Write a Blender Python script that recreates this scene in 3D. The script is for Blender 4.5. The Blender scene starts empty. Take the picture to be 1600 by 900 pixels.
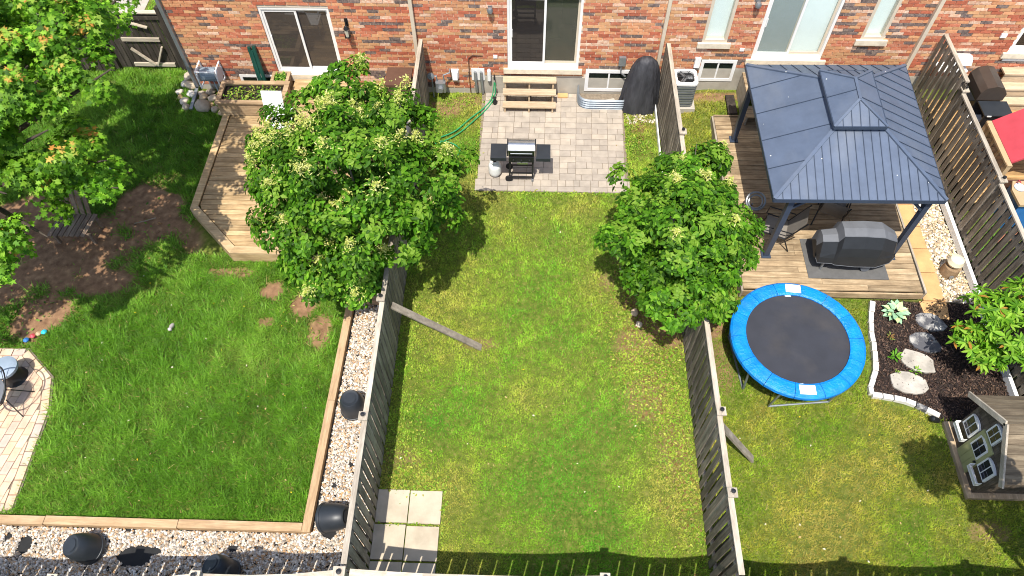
import bpy, math, random
import numpy as np
from mathutils import Vector, Matrix
random.seed(7); rng = np.random.default_rng(7)
S = bpy.context.scene; C = S.collection
R = math.radians

# ---------------------------------------------------------------- camera, sky, sun, exposure
CAM_H = 13.3; PITCH, YAW, ROLL = R(56.8), R(2.0), R(-0.5)
fw = Vector((-math.sin(YAW)*math.cos(PITCH), math.cos(YAW)*math.cos(PITCH), -math.sin(PITCH)))
rt = Vector((math.cos(YAW), math.sin(YAW), 0)); up = rt.cross(fw)
r2 = rt*math.cos(ROLL)+up*math.sin(ROLL); u2 = up*math.cos(ROLL)-rt*math.sin(ROLL)
cd = bpy.data.cameras.new('camera'); cam = bpy.data.objects.new('camera', cd); C.objects.link(cam)
m = Matrix.Identity(4)
for i in range(3): m[i][0] = r2[i]; m[i][1] = u2[i]; m[i][2] = -fw[i]
m[2][3] = CAM_H; cam.matrix_world = m
cd.sensor_width = 36; cd.lens = 1145/1600*36; cd.clip_end = 1000; S.camera = cam

SUN_DIR = Vector((0.11, 0.43, -1)).normalized()       # the way the light travels
sun_el = math.asin(-SUN_DIR.z); sun_az = math.atan2(-SUN_DIR.x, -SUN_DIR.y)
w = bpy.data.worlds.new('World'); S.world = w; w.use_nodes = True
nt = w.node_tree; sky = nt.nodes.new('ShaderNodeTexSky'); sky.sky_type = 'NISHITA'; sky.sun_disc = False
sky.sun_elevation = sun_el; sky.sun_rotation = sun_az; sky.air_density = 1.0; sky.dust_density = 1.5
bg = nt.nodes['Background']; bg.inputs[1].default_value = 0.15; nt.links.new(sky.outputs[0], bg.inputs[0])
sd = bpy.data.lights.new('sun', 'SUN'); sd.energy = 3.9; sd.angle = R(0.5); sd.color = (1, .955, .88)
so = bpy.data.objects.new('sun', sd); C.objects.link(so); so.location = (-5, -15, 30)
so.rotation_euler = SUN_DIR.to_track_quat('-Z', 'Y').to_euler()
vs = S.view_settings; vs.view_transform = 'Standard'; vs.look = 'None'; vs.gamma = 1; vs.exposure = 0.72; vs.use_curve_mapping = False
S.cycles.filter_width = 1.0

# ---------------------------------------------------------------- material helpers
def L(c):
    return tuple((v/12.92 if v <= .04045 else ((v+.055)/1.055)**2.4) for v in c[:3])+(1,)
def H(h):
    h = h.lstrip('#'); return L([int(h[i:i+2], 16)/255 for i in (0, 2, 4)])
MATS = {}
class NT:
    def __init__(s, name):
        s.m = bpy.data.materials.new(name); s.m.use_nodes = True; s.t = s.m.node_tree; s.b = s.t.nodes['Principled BSDF']
        s.pos = None
    def n(s, typ, **kw):
        nd = s.t.nodes.new(typ)
        for k, v in kw.items(): setattr(nd, k, v)
        return nd
    def l(s, a, b): s.t.links.new(a, b)
    def P(s):
        if not s.pos: s.pos = s.n('ShaderNodeNewGeometry').outputs['Position']
        return s.pos
    def noise(s, scale, detail=3, vec=None, rough=.55, stretch=None, seed=None):
        vec = vec or s.P()
        if stretch or seed is not None:
            mp = s.n('ShaderNodeMapping'); s.l(vec, mp.inputs[0])
            if stretch: mp.inputs['Scale'].default_value = stretch
            if seed is not None: mp.inputs['Location'].default_value = (seed*1.7, seed*3.1, seed*.7)
            vec = mp.outputs[0]
        nd = s.n('ShaderNodeTexNoise'); s.l(vec, nd.inputs['Vector']); nd.inputs['Scale'].default_value = scale
        nd.inputs['Detail'].default_value = detail; nd.inputs['Roughness'].default_value = rough
        return nd.outputs['Fac']
    def ramp(s, fac, stops, interp='LINEAR'):
        nd = s.n('ShaderNodeValToRGB'); s.l(fac, nd.inputs[0]); cr = nd.color_ramp; cr.interpolation = interp
        while len(cr.elements) < len(stops): cr.elements.new(.5)
        for e, (p, c) in zip(cr.elements, stops):
            e.position = p; e.color = c if len(c) == 4 else tuple(c)+(1,)
        return nd.outputs[0]
    def mix(s, fac, a, b, typ='MIX'):
        nd = s.n('ShaderNodeMix', data_type='RGBA', blend_type=typ)
        for v, k in ((fac, 0), (a, 6), (b, 7)):
            if hasattr(v, 'is_output'): s.l(v, nd.inputs[k])
            else: nd.inputs[k].default_value = v
        return nd.outputs[2]
    def rnd(s): return s.n('ShaderNodeObjectInfo').outputs['Random']
    def mth(s, op, a, b=0.0):
        nd = s.n('ShaderNodeMath', operation=op)
        for v, k in ((a, 0), (b, 1)):
            if hasattr(v, 'is_output'): s.l(v, nd.inputs[k])
            else: nd.inputs[k].default_value = v
        return nd.outputs[0]
    def hsv(s, col, h=.5, sat=1., v=1.):
        nd = s.n('ShaderNodeHueSaturation')
        for x, k in ((h, 'Hue'), (sat, 'Saturation'), (v, 'Value'), (col, 'Color')):
            if hasattr(x, 'is_output'): s.l(x, nd.inputs[k])
            else: nd.inputs[k].default_value = x
        return nd.outputs[0]
    def bump(s, h, dist=.01, strength=.6):
        nd = s.n('ShaderNodeBump'); nd.inputs['Distance'].default_value = dist; nd.inputs['Strength'].default_value = strength
        s.l(h, nd.inputs['Height']); s.l(nd.outputs[0], s.b.inputs['Normal'])
    def out(s, col, rough=.7, metal=0, spec=.4):
        if hasattr(col, 'is_output'): s.l(col, s.b.inputs['Base Color'])
        else: s.b.inputs['Base Color'].default_value = col
        if hasattr(rough, 'is_output'): s.l(rough, s.b.inputs['Roughness'])
        else: s.b.inputs['Roughness'].default_value = rough
        s.b.inputs['Metallic'].default_value = metal; s.b.inputs['Specular IOR Level'].default_value = spec
        MATS[s.m.name] = s.m; return s.m

def wood(name, cols, axis, rough=.8, var=.35, scale=1.0, stain=.35):
    t = NT(name); st = [9.0*scale]*3; st['XYZ'.index(axis)] = .9*scale
    r = t.rnd()
    off = t.n('ShaderNodeVectorMath', operation='SCALE'); off.inputs[0].default_value = (13, 7, 5); t.l(r, off.inputs['Scale'])
    ad = t.n('ShaderNodeVectorMath', operation='ADD'); t.l(t.P(), ad.inputs[0]); t.l(off.outputs[0], ad.inputs[1])
    v = ad.outputs[0]
    a = t.noise(1.6, 5, v, .6, st); b = t.noise(7, 4, v, .7, st)
    c = t.ramp(a, [(.25, H(cols[0])), (.52, H(cols[1])), (.78, H(cols[2]))])
    c = t.mix(.35, c, t.ramp(b, [(.3, (.25, .25, .25)), (.7, (1.2, 1.2, 1.2))]), 'MULTIPLY')
    blot = t.noise(2.3, 4, v, .6)
    c = t.mix(stain, c, t.ramp(blot, [(.35, (.45, .43, .42)), (.6, (1.1, 1.1, 1.1))]), 'MULTIPLY')
    c = t.hsv(c, v=t.mth('ADD', t.mth('MULTIPLY', r, var), 1-var/2))
    t.bump(b, .004, .5)
    return t.out(c, rough, spec=.25)
def plain(name, hexa, rough=.6, metal=0, var=.12, nscale=6, bump=0, spec=.4, dirt=0):
    t = NT(name); c = H(hexa)
    f = t.noise(nscale, 5)
    k = t.ramp(f, [(.25, (1-var,)*3), (.75, (1+var,)*3)])
    col = t.mix(1.0, c, k, 'MULTIPLY')
    if dirt:
        col = t.mix(t.ramp(t.noise(nscale*.6, 6, seed=3), [(.5, (0, 0, 0)), (.75, (dirt,)*3)]), col, H('#6b5f4c'))
    if bump: t.bump(t.noise(nscale*6, 3), bump, .6)
    return t.out(col, rough, metal, spec)
def leafmat(name, trans=.38, rough=.5, spec=.16):
    t = NT(name); at = t.n('ShaderNodeAttribute', attribute_name='col')
    c = t.mix(.5, at.outputs['Color'], t.ramp(t.noise(40, 2), [(.3, (.72,)*3), (.7, (1.25,)*3)]), 'MULTIPLY')
    t.out(c, rough, spec=spec)
    tr = t.n('ShaderNodeBsdfTranslucent'); t.l(t.hsv(c, sat=1.15, v=1.2), tr.inputs[0])
    mx = t.n('ShaderNodeMixShader'); mx.inputs[0].default_value = trans
    t.l(t.b.outputs[0], mx.inputs[1]); t.l(tr.outputs[0], mx.inputs[2])
    t.l(mx.outputs[0], t.t.nodes['Material Output'].inputs[0]); return t.m
def glass(name, tint, refl=1.0, rough=.02, opac=.25, base='#101214'):
    t = NT(name); t.out(H(base), rough, spec=.9)
    wav = t.noise(1.2, 1); t.bump(wav, .01, .15)
    tr = t.n('ShaderNodeBsdfTransparent'); tr.inputs[0].default_value = tint
    mx = t.n('ShaderNodeMixShader'); mx.inputs[0].default_value = opac
    t.l(tr.outputs[0], mx.inputs[1]); t.l(t.b.outputs[0], mx.inputs[2])
    t.l(mx.outputs[0], t.t.nodes['Material Output'].inputs[0]); MATS[name] = t.m; return t.m

# bricks: six firings of the same tumbled brick
def brickmat(name, a, b, blot, amount):
    t = NT(name); r = t.rnd()
    sc = t.noise(9, 4); c = t.mix(t.ramp(sc, [(.3, (0,)*3), (.7, (1,)*3)]), H(a), H(b))
    bl = t.ramp(t.noise(22, 4, seed=2), [(.56-amount*.2, (0,)*3), (.66, (amount,)*3)])
    c = t.mix(bl, c, H(blot)); c = t.hsv(c, v=t.mth('ADD', t.mth('MULTIPLY', r, .3), .85))
    t.bump(t.noise(90, 3), .003, .6); return t.out(c, .9, spec=.2)
BR = [brickmat('brick_red', '#b66b51', '#c27c5e', '#d9b699', .35), brickmat('brick_rust', '#aa5c45', '#b96e53', '#66483e', .3),
      brickmat('brick_orange', '#c88c63', '#d29f78', '#b5674a', .5), brickmat('brick_buff', '#c9a277', '#c9946a', '#b87656', .5),
      brickmat('brick_pale', '#d3b092', '#cd967a', '#e3d0ba', .7), brickmat('brick_burnt', '#52484a', '#7d6c64', '#a38e7d', .6)]
mortar = plain('mortar', '#d9cab6', .95, var=.1, nscale=14, bump=.003)
concrete = plain('concrete', '#a9a295', .9, var=.15, nscale=3, bump=.004, dirt=.4)
stone_sill = plain('stone_sill', '#d8cbb4', .85, var=.1, nscale=8, bump=.003, dirt=.3)
vinyl = plain('white_vinyl', '#e6e4e0', .4, var=.04, nscale=4, dirt=.12)
beige = plain('beige_frame', '#c9bba6', .5, var=.06, nscale=4)
greymetal = plain('grey_metal', '#94989b', .4, .6, .12, 8)
galv = plain('galvanised_steel', '#8f969b', .5, .6, .15, 10)
steel = plain('stainless_steel', '#b9babb', .25, .9, .1, 12)
black = plain('black_metal', '#1d1e20', .4, 0, .25, 8)
blackplast = plain('black_plastic', '#2a2e33', .42, 0, .18, 5)
rubber = plain('rubber', '#1c1c1d', .8)
_t = NT('black_cover_cloth'); _n = _t.noise(2.2, 2, stretch=(3.0, 2.0, .7), seed=2); _t.bump(_n, .09, .7)
blackcloth = _t.out(_t.mix(_t.ramp(_n, [(.35, (0,)*3), (.65, (1,)*3)]), H('#2c2c30'), H('#3c3c40')), .62, spec=.35)
greycloth = plain('grey_cover_cloth', '#626468', .7, 0, .15, 4, .003)
darkcover = plain('dark_cover_cloth', '#26282b', .55, 0, .2, 4, .003)
whitepl = plain('white_plastic', '#e4e3e0', .45, 0, .05, 5)
tank_white = plain('tank_white', '#dcdcd8', .35, 0, .06, 9, dirt=.2)
darkgreen = plain('green_paint', '#164238', .45, 0, .15, 6)
hosegreen = plain('hose_green', '#2f8f5b', .45, 0, .15, 9)
hoseblue = plain('hose_grey_blue', '#8c99a3', .5, 0, .15, 30)
slate_blue = NT('gazebo_roof_steel'); slate_blue.out(slate_blue.mix(1., H('#556072'), slate_blue.ramp(slate_blue.noise(2.2, 5), [(.3, (.88,)*3), (.7, (1.1,)*3)]), 'MULTIPLY'), .5, .15, .5); slate_blue = slate_blue.m
_t = NT('gazebo_roof_panel'); _v = _t.n('ShaderNodeTexVoronoi'); _t.l(_t.P(), _v.inputs['Vector']); _v.inputs['Scale'].default_value = 2.6; _sp = _t.ramp(_v.outputs['Distance'], [(.028, (1, 1, 1)), (.04, (0, 0, 0))]); _b = _t.mix(.8, H('#556072'), _t.ramp(_t.noise(2.2, 6, rough=.7), [(.3, (.8,)*3), (.7, (1.15,)*3)]), 'MULTIPLY'); _b = _t.mix(_t.ramp(_t.noise(1.1, 6, seed=4, stretch=(1, .35, 1)), [(.52, (0, 0, 0)), (.75, (.25,)*3)]), _b, H('#8a8c8c')); slate_blue = _t.out(_t.mix(_sp, _b, H('#d8d8d2')), .5, .15, .5)
slate_dark = plain('gazebo_frame_steel', '#3d4757', .45, .2, .1, 5)
blue_pad = plain('blue_vinyl_pad', '#0a7fd2', .42, 0, .25, 4, .03, dirt=.14)
black_mesh = plain('trampoline_mesh', '#303137', .7, 0, .2, 2.2, .0, dirt=.16)
redpl = plain('red_plastic', '#b5424c', .45, 0, .12, 4); pinkpl = plain('pink_plastic', '#e23a8c', .45)
tanpl = plain('tan_plastic', '#b39874', .5, 0, .1, 5); brownpl = plain('brown_plastic', '#5a4033', .6)
bluepl = plain('blue_plastic', '#2b6aa8', .5); cyanpl = plain('turquoise_plastic', '#22b5cc', .5); yellowpl = plain('yellow_plastic', '#d9c342', .5)
olive = plain('olive_painted_door', '#a3a273', .6, 0, .1, 6)
bark = plain('bark', '#4c4238', .95, 0, .4, 14, .02)
greybark = plain('grey_bark', '#5d564c', .95, 0, .3, 18, .015)
mulch_ground = plain('mulch_bed', '#2e2420', 1., 0, .5, 20, .03)
sandstone = plain('sandstone', '#c39a68', .85, 0, .22, 3, .006, dirt=.3)
flagstone = plain('pale_flagstone', '#aca59a', .85, 0, .3, 4, .012, dirt=.2)
_t = NT('charcoal_flagstone'); _t.bump(_t.noise(14, 4), .012, .6); slate_stone = _t.out(_t.mix(_t.ramp(_t.noise(4.5, 6, rough=.65), [(.47, (0,)*3), (.62, (1,)*3)]), H('#535357'), H('#aaa7a1')), .85)
fabric_black = plain('landscape_fabric', '#242424', .9, 0, .2, 8)
slabmat = plain('concrete_slab', '#b8ab95', .9, 0, .14, 3.5, .004, dirt=.35)
whiteedge = plain('white_edging_brick', '#d5d1c9', .85, 0, .14, 12, .006, dirt=.25)
log = plain('log_bark', '#8d7559', .9, 0, .3, 10, .01)
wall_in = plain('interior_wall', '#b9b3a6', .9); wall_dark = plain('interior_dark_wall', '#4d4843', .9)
floor_in = wood('interior_floor', ('#5c3527', '#74432f', '#8a5640'), 'X'); blind = plain('white_blind', '#eef4f2', .6, var=.03)
mat_red = plain('door_mat', '#6d3a37', .95)
curtain = plain('interior_curtain', '#8b8878', .9, 0, .2, 5)
bench_wood = wood('bench_wood', ('#6b5647', '#84705e', '#9c8974'), 'Y')
deckX = wood('deck_wood', ('#9c8058', '#b89b72', '#d0b88e'), 'X', stain=.45)
deckrim = wood('deck_rim_wood', ('#ab8f68', '#c6aa82', '#dac39c'), 'X', var=.2, stain=.3)
deckR_m = wood('weathered_deck_wood', ('#857055', '#aa9373', '#c7b493'), 'X', var=.5, stain=.55)
fenceZ = wood('weathered_fence_wood', ('#776e60', '#948a7a', '#afa593'), 'Z', var=.5, stain=.45)
fencedark = wood('dark_fence_wood', ('#504940', '#7a7063', '#9c9283'), 'Z', var=.7, stain=.5)
fencerail = wood('fence_rail_wood', ('#988c7b', '#b3a795', '#c9beac'), 'Y', stain=.25)
fencerailX = wood('fence_rail_wood_across', ('#a89b86', '#c4b7a2', '#d8ccb9'), 'X', stain=.25)
gatewood = wood('gate_wood', ('#2c2824', '#423b34', '#5c5349'), 'Z', stain=.5)
newwood = wood('new_lumber', ('#ad9678', '#c2ab8d', '#d3c1a5'), 'X', var=.15, stain=.15)
timberY = wood('timber_edging', ('#a38562', '#b89a76', '#c9ae8a'), 'Y', var=.15, stain=.25)
timberX = wood('timber_edging_across', ('#a38562', '#b89a76', '#c9ae8a'), 'X', var=.15, stain=.25)
playwood = wood('playhouse_cedar', ('#4b4036', '#665a4d', '#84786a'), 'Z', stain=.35)
playroof = wood('playhouse_roof_wood', ('#5d5040', '#7a6c58', '#978971'), 'X', var=.4, stain=.35)
planterwood = wood('planter_wood', ('#8d7556', '#a98f6f', '#c7b08e'), 'X', stain=.35)
leaf = leafmat('leaf_tissue'); grassm = leafmat('grass_blade', .3, .55, .25); petal = leafmat('blossom', .3, .7, .1)
def paver(name, cols, var=.28):
    t = NT(name); r = t.rnd(); c = t.ramp(r, [(0, H(cols[0])), (.4, H(cols[1])), (.75, H(cols[2])), (1, H(cols[3]))])
    c = t.mix(.6, c, t.ramp(t.noise(5, 5), [(.3, (1-var,)*3), (.7, (1+var*.6,)*3)]), 'MULTIPLY')
    t.bump(t.noise(60, 3), .003, .5); return t.out(c, .9, spec=.25)
paver_grey = paver('grey_paver', ('#9a9084', '#a2988b', '#a89d8e', '#aea292'))
paver_tan = paver('tan_paver', ('#bfa79a', '#d1b090', '#c9ad95', '#dcbf9f'))
joint = plain('joint_sand', '#7d7161', 1., 0, .3, 15)
def pebblemat(name, trans=0):
    t = NT(name); at = t.n('ShaderNodeAttribute', attribute_name='col')
    c = t.mix(.5, at.outputs['Color'], t.ramp(t.noise(45, 3), [(.3, (.75,)*3), (.7, (1.15,)*3)]), 'MULTIPLY')
    return t.out(c, .75, spec=.35)
pebble = pebblemat('pebble')
rockm = NT('river_rock'); _r = rockm.ramp(rockm.rnd(), [(0, H('#a39784')), (.35, H('#c2b39b')), (.6, H('#b8955f')), (.8, H('#d3ccbf')), (1, H('#9c9a95'))])
rockm.bump(rockm.noise(12, 4), .02, .5); rockm = rockm.out(rockm.mix(.6, _r, rockm.ramp(rockm.noise(8, 5), [(.3, (.6,)*3), (.7, (1.2,)*3)]), 'MULTIPLY'), .8)

# ---------------------------------------------------------------- mesh helpers
class MB:
    def __init__(s): s.v = []; s.f = []; s.mi = []
    def add(s, vs, fs, mi=0):
        o = len(s.v); s.v += [tuple(v) for v in vs]; s.f += [tuple(i+o for i in f) for f in fs]; s.mi += [mi]*len(fs); return s
    def box(s, x0, x1, y0, y1, z0, z1, mi=0):
        return s.add([(x0,y0,z0),(x1,y0,z0),(x1,y1,z0),(x0,y1,z0),(x0,y0,z1),(x1,y0,z1),(x1,y1,z1),(x0,y1,z1)],
              [(3,2,1,0),(4,5,6,7),(0,1,5,4),(1,2,6,5),(2,3,7,6),(3,0,4,7)], mi)
    def obox(s, c, size, M=None, mi=0):
        M = M or Matrix.Identity(3); c = Vector(c); x, y, z = [k/2 for k in size]
        vs = [c+M@Vector(p) for p in ((-x,-y,-z),(x,-y,-z),(x,y,-z),(-x,y,-z),(-x,-y,z),(x,-y,z),(x,y,z),(-x,y,z))]
        return s.add(vs, [(3,2,1,0),(4,5,6,7),(0,1,5,4),(1,2,6,5),(2,3,7,6),(3,0,4,7)], mi)
    def beam(s, a, b, w, h, up=(0,0,1), mi=0):
        a = Vector(a); b = Vector(b); d = (b-a); ln = d.length; d.normalize(); upv = Vector(up)
        if abs(d.dot(upv)) > .98: upv = Vector((0,1,0))
        sd = upv.cross(d).normalized(); u = d.cross(sd)
        M = Matrix((d, sd, u)).transposed(); return s.obox((a+b)/2, (ln, w, h), M, mi)
    def tube(s, pts, r, n=8, closed=False, mi=0):
        pts = [Vector(p) for p in pts]; N = len(pts); vs = []; rr = r if hasattr(r, '__len__') else [r]*N
        prev = None
        for i, p in enumerate(pts):
            if closed: d = pts[(i+1)%N]-pts[i-1]
            else: d = pts[min(i+1, N-1)]-pts[max(i-1, 0)]
            d.normalize()
            if prev is None:
                q = Vector((0,0,1)) if abs(d.z) < .9 else Vector((1,0,0)); a = d.cross(q).normalized()
            else: a = (prev-d*prev.dot(d)).normalized()
            prev = a; b = d.cross(a)
            for k in range(n):
                t = 2*math.pi*k/n; vs.append(p+(a*math.cos(t)+b*math.sin(t))*rr[i])
        fs = []
        for i in range(N if closed else N-1):
            j = (i+1)%N
            for k in range(n): fs.append((i*n+k, i*n+(k+1)%n, j*n+(k+1)%n, j*n+k))
        if not closed: fs += [tuple(range(n-1, -1, -1)), tuple((N-1)*n+k for k in range(n))]
        return s.add(vs, fs, mi)
    def lathe(s, prof, c=(0,0,0), n=20, M=None, mi=0, sx=1, sy=1):
        vs = []; M = M or Matrix.Identity(3); c = Vector(c)
        for r, z in prof:
            for k in range(n):
                t = 2*math.pi*k/n; vs.append(c+M@Vector((r*sx*math.cos(t), r*sy*math.sin(t), z)))
        fs = [(i*n+k, i*n+(k+1)%n, (i+1)*n+(k+1)%n, (i+1)*n+k) for i in range(len(prof)-1) for k in range(n)]
        if prof[0][0] > 1e-4: fs.append(tuple(range(n-1, -1, -1)))
        if prof[-1][0] > 1e-4: fs.append(tuple((len(prof)-1)*n+k for k in range(n)))
        return s.add(vs, fs, mi)
    def prism(s, poly, z0, z1, mi=0):
        n = len(poly); ar = sum(poly[i][0]*poly[(i+1)%n][1]-poly[(i+1)%n][0]*poly[i][1] for i in range(n))
        if ar < 0: poly = poly[::-1]
        vs = [(p[0], p[1], z0) for p in poly]+[(p[0], p[1], z1) for p in poly]
        return s.add(vs, [tuple(range(n-1, -1, -1)), tuple(range(n, 2*n))]+[(i, (i+1)%n, n+(i+1)%n, n+i) for i in range(n)], mi)
    def slab(s, pts, nrm, th, mi=0):               # convex polygon given thickness
        pts = [Vector(p) for p in pts]; d = Vector(nrm).normalized()*th; n = len(pts)
        vs = pts+[p-d for p in pts]
        return s.add(vs, [tuple(range(n)), tuple(range(2*n-1, n-1, -1))]+[(i, n+i, n+(i+1)%n, (i+1)%n) for i in range(n)], mi)
    def xf(s, M):
        s.v = [tuple(M@Vector(v)) for v in s.v]; return s
def link(name, me, parent=None, loc=(0,0,0), rot=None, scale=None):
    o = bpy.data.objects.new(name, me); C.objects.link(o); o.location = loc
    if rot: o.rotation_euler = rot
    if scale: o.scale = scale
    if parent: o.parent = parent
    return o
def mk(name, mb, mats, parent=None, world=True, smooth=False, centre=True):
    me = bpy.data.meshes.new(name); V = np.array(mb.v, float)
    c = (V.min(0)+V.max(0))/2 if centre else np.zeros(3)
    if centre and not parent: c[2] = V.min(0)[2]
    me.from_pydata((V-c).tolist(), [], mb.f)
    for mm in (mats if isinstance(mats, (list, tuple)) else [mats]): me.materials.append(mm)
    me.polygons.foreach_set('material_index', mb.mi)
    if smooth: me.polygons.foreach_set('use_smooth', [True]*len(me.polygons))
    me.update()
    pl = Vector((0,0,0))
    if parent and world:
        q = parent
        while q: pl += Vector(q.location); q = q.parent
    o = link(name, me, parent, Vector(c)-pl)
    if smooth:
        md = o.modifiers.new('smooth_edges', 'EDGE_SPLIT'); md.split_angle = R(38)
    return o
def tag(o, label, cat, group=None, kind=None):
    o['label'] = label; o['category'] = cat
    if group: o['group'] = group
    if kind: o['kind'] = kind
    return o
def thing(name, label, cat, loc, group=None):
    o = bpy.data.objects.new(name, None); C.objects.link(o); o.location = loc; o.empty_display_size = .1
    return tag(o, label, cat, group)
def struct(o): o['kind'] = 'structure'; return o
def stuff(o): o['kind'] = 'stuff'; return o
def wloc(o):
    v = Vector((0,0,0))
    while o: v += Vector(o.location); o = o.parent
    return v
# a unit box with softened edges, shared by boards, bricks and pavers
def unit_mesh(name, mat, ch=.06, flat=False):
    mb = MB(); a = .5; b = .5-ch
    if flat:   # only the top/front edge is softened: cheap 20-triangle block
        mb.add([(-a,-a,-a),(a,-a,-a),(a,a,-a),(-a,a,-a),(-a,-a,b),(a,-a,b),(a,a,b),(-a,a,b),(-b,-b,a),(b,-b,a),(b,b,a),(-b,b,a)],
          [(3,2,1,0),(8,9,10,11)]+[(i,(i+1)%4,4+(i+1)%4,4+i) for i in range(4)]+[(4+i,4+(i+1)%4,8+(i+1)%4,8+i) for i in range(4)])
    else: mb.box(-a,a,-a,a,-a,a)
    me = bpy.data.meshes.new(name); me.from_pydata(mb.v, [], mb.f); me.materials.append(mat); me.update(); return me
UM = {}
def piece(name, mat, parent, x0, x1, y0, y1, z0, z1, rot=None, flat=False):
    k = (mat.name, flat)
    if k not in UM: UM[k] = unit_mesh('unit_'+mat.name, mat, .04, flat)
    pl = wloc(parent)
    return link(name, UM[k], parent, Vector(((x0+x1)/2, (y0+y1)/2, (z0+z1)/2))-pl, rot, (x1-x0, y1-y0, z1-z0))
def npmesh(name, V, F, mat, col=None, parent=None, smooth=False):   # V (n,3), F (m,k)
    me = bpy.data.meshes.new(name); n, k = F.shape
    pl = wloc(parent) if parent else Vector((0,0,0)); V = V-np.array(pl)
    me.vertices.add(len(V)); me.vertices.foreach_set('co', V.astype(np.float32).ravel())
    me.loops.add(n*k); me.loops.foreach_set('vertex_index', F.astype(np.int32).ravel())
    me.polygons.add(n); me.polygons.foreach_set('loop_start', np.arange(0, n*k, k, dtype=np.int32)); me.polygons.foreach_set('loop_total', np.full(n, k, dtype=np.int32))
    if col is not None:
        a = me.color_attributes.new('col', 'FLOAT_COLOR', 'POINT')
        a.data.foreach_set('color', np.concatenate([col, np.ones((len(col), 1))], 1).astype(np.float32).ravel())
    me.materials.append(mat); me.update(calc_edges=True)
    if smooth: me.polygons.foreach_set('use_smooth', [True]*n)
    return link(name, me, parent)
def lin(h): return np.array(H(h)[:3])
def sm(t): t = np.clip(t, 0, 1); return t*t*(3-2*t)
def vnoise(x, y, s, seed=0):                     # smooth value noise, 0..1
    r = np.random.default_rng(seed).random((64, 64)); x = np.asarray(x)*s+100; y = np.asarray(y)*s+100
    i = np.floor(x).astype(int); j = np.floor(y).astype(int); u = sm(x-i); v = sm(y-j)
    a = r[i%64, j%64]; b = r[(i+1)%64, j%64]; c = r[i%64, (j+1)%64]; d = r[(i+1)%64, (j+1)%64]
    return (a*(1-u)+b*u)*(1-v)+(c*(1-u)+d*u)*v
def fbm(x, y, s, seed=0): return .55*vnoise(x, y, s, seed)+.3*vnoise(x, y, s*2.1, seed+1)+.15*vnoise(x, y, s*4.3, seed+2)
def inpoly(x, y, poly):
    x = np.asarray(x); y = np.asarray(y); r = np.zeros(x.shape, bool); n = len(poly)
    for i in range(n):
        x0, y0 = poly[i]; x1, y1 = poly[(i+1)%n]
        c = ((y0 > y) != (y1 > y)) & (x < (x1-x0)*(y-y0)/((y1-y0) if y1 != y0 else 1e-9)+x0); r ^= c
    return r
def gz(x, y):
    x = np.asarray(x, float); y = np.asarray(y, float)
    return (.24*sm((x-3.3)/1.3)+.12*sm((x-5)/4))*sm((y-12.9)/1.7)+.012*(fbm(x, y, .8, 5)-.5)
def gzf(x, y): return float(gz(x, y))

# ---------------------------------------------------------------- layout
W = 14.79                                        # the wall face
FL, FR, FF, FB = -2.66, 3.3, 9.7, 2.39           # fence lines: x of three dividing fences, y of the rear one
DECK_L = [(-7.68,13.9),(-7.7,10.45),(-6.5,9.22),(-4.6,9.25),(-3.9,9.95),(-3.9,13.2),(-4.4,14.7),(-7.68,14.7)]
DECK_L = [(-7.68,13.95),(-7.7,10.45),(-6.5,9.24),(-4.55,9.24),(-3.75,10.1),(-3.75,14.72),(-6.2,14.72),(-6.2,13.95)]
BED = [(7.36,8.56),(7.18,7.9),(7.1,7.3),(7.02,6.85),(6.78,6.37),(7.08,6.3),(7.4,6.24),(7.76,6.06),(8.14,5.84),(9.58,5.75),(9.58,8.5),(8.35,8.52)]
BRICKP = [(-12.6,6.95),(-10.2,6.95),(-9.46,6.32),(-9.25,5.6),(-9.2,3.6),(-12.6,3.6)]
PATIO = (-1.22, 2.4, 11.42, 14.2)
GRAV = [(-13,3.44),(-3.9,3.44),(-3.72,8.3),(-2.72,8.3),(-2.72,2.55),(-13,2.4)]
def dirtmask(x, y):
    n = fbm(x, y, 1.3, 11)-.5; d = np.zeros_like(np.asarray(x, float))
    def blob(cx, cy, rx, ry, a=0, k=1.):
        nonlocal d
        ca, sa = math.cos(a), math.sin(a); u = ((x-cx)*ca+(y-cy)*sa)/rx; v = (-(x-cx)*sa+(y-cy)*ca)/ry
        d = np.maximum(d, k*sm((1.25-np.sqrt(u*u+v*v)+1.5*n)/.45))
    blob(-9.9,9.35,1.5,1.05,.1); blob(-11.3,8.4,1.4,.6,.4); blob(-8.75,10.75,.85,1.0,.3); blob(-10.3,7.75,.75,.55,.5); blob(-12,9.8,1.5,1.5)
    blob(-7.75,9.9,.22,.6,.7,.9); blob(-6.5,8.95,.7,.16,0,.8)
    blob(-4.7,8.15,.5,.4,1,1.); blob(-4.3,7.6,.3,.45,0,.95); blob(-5.45,8.5,.28,.36,0,1.); blob(-5.45,7.7,.28,.18,0,.9); blob(-4.4,4.2,.2,.12,0,.5)
    blob(-1.0,7.3,.35,.12,0,.6); blob(-2.2,4.8,.4,.22,0,.4)
    blob(2.1,9.9,.2,.7,0,.75); blob(1.75,8.85,.22,.3,0,.6); blob(2.3,8.5,.5,.4,0,.8); blob(2.2,7.3,.35,.55,0,.75); blob(2.45,6.3,.35,.5,0,.6); blob(2.9,5.2,.3,.6,0,.45); blob(2.75,7.9,.6,.5,0,.9)
    blob(3.85,8.1,.4,.5,0,.9); blob(4.0,6.9,.25,.5,0,.6); blob(-2.3,14.2,.4,.3,0,.8); blob(3.6,14.3,.3,.4,0,.8); blob(4.6,14.55,.7,.18,0,.9); blob(-1.6,14.5,.5,.14,0,.7)
    blob(2.75,13.6,.25,.3,0,.6); blob(8.3,3.7,.3,.15,0,.6)
    return d
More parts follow.
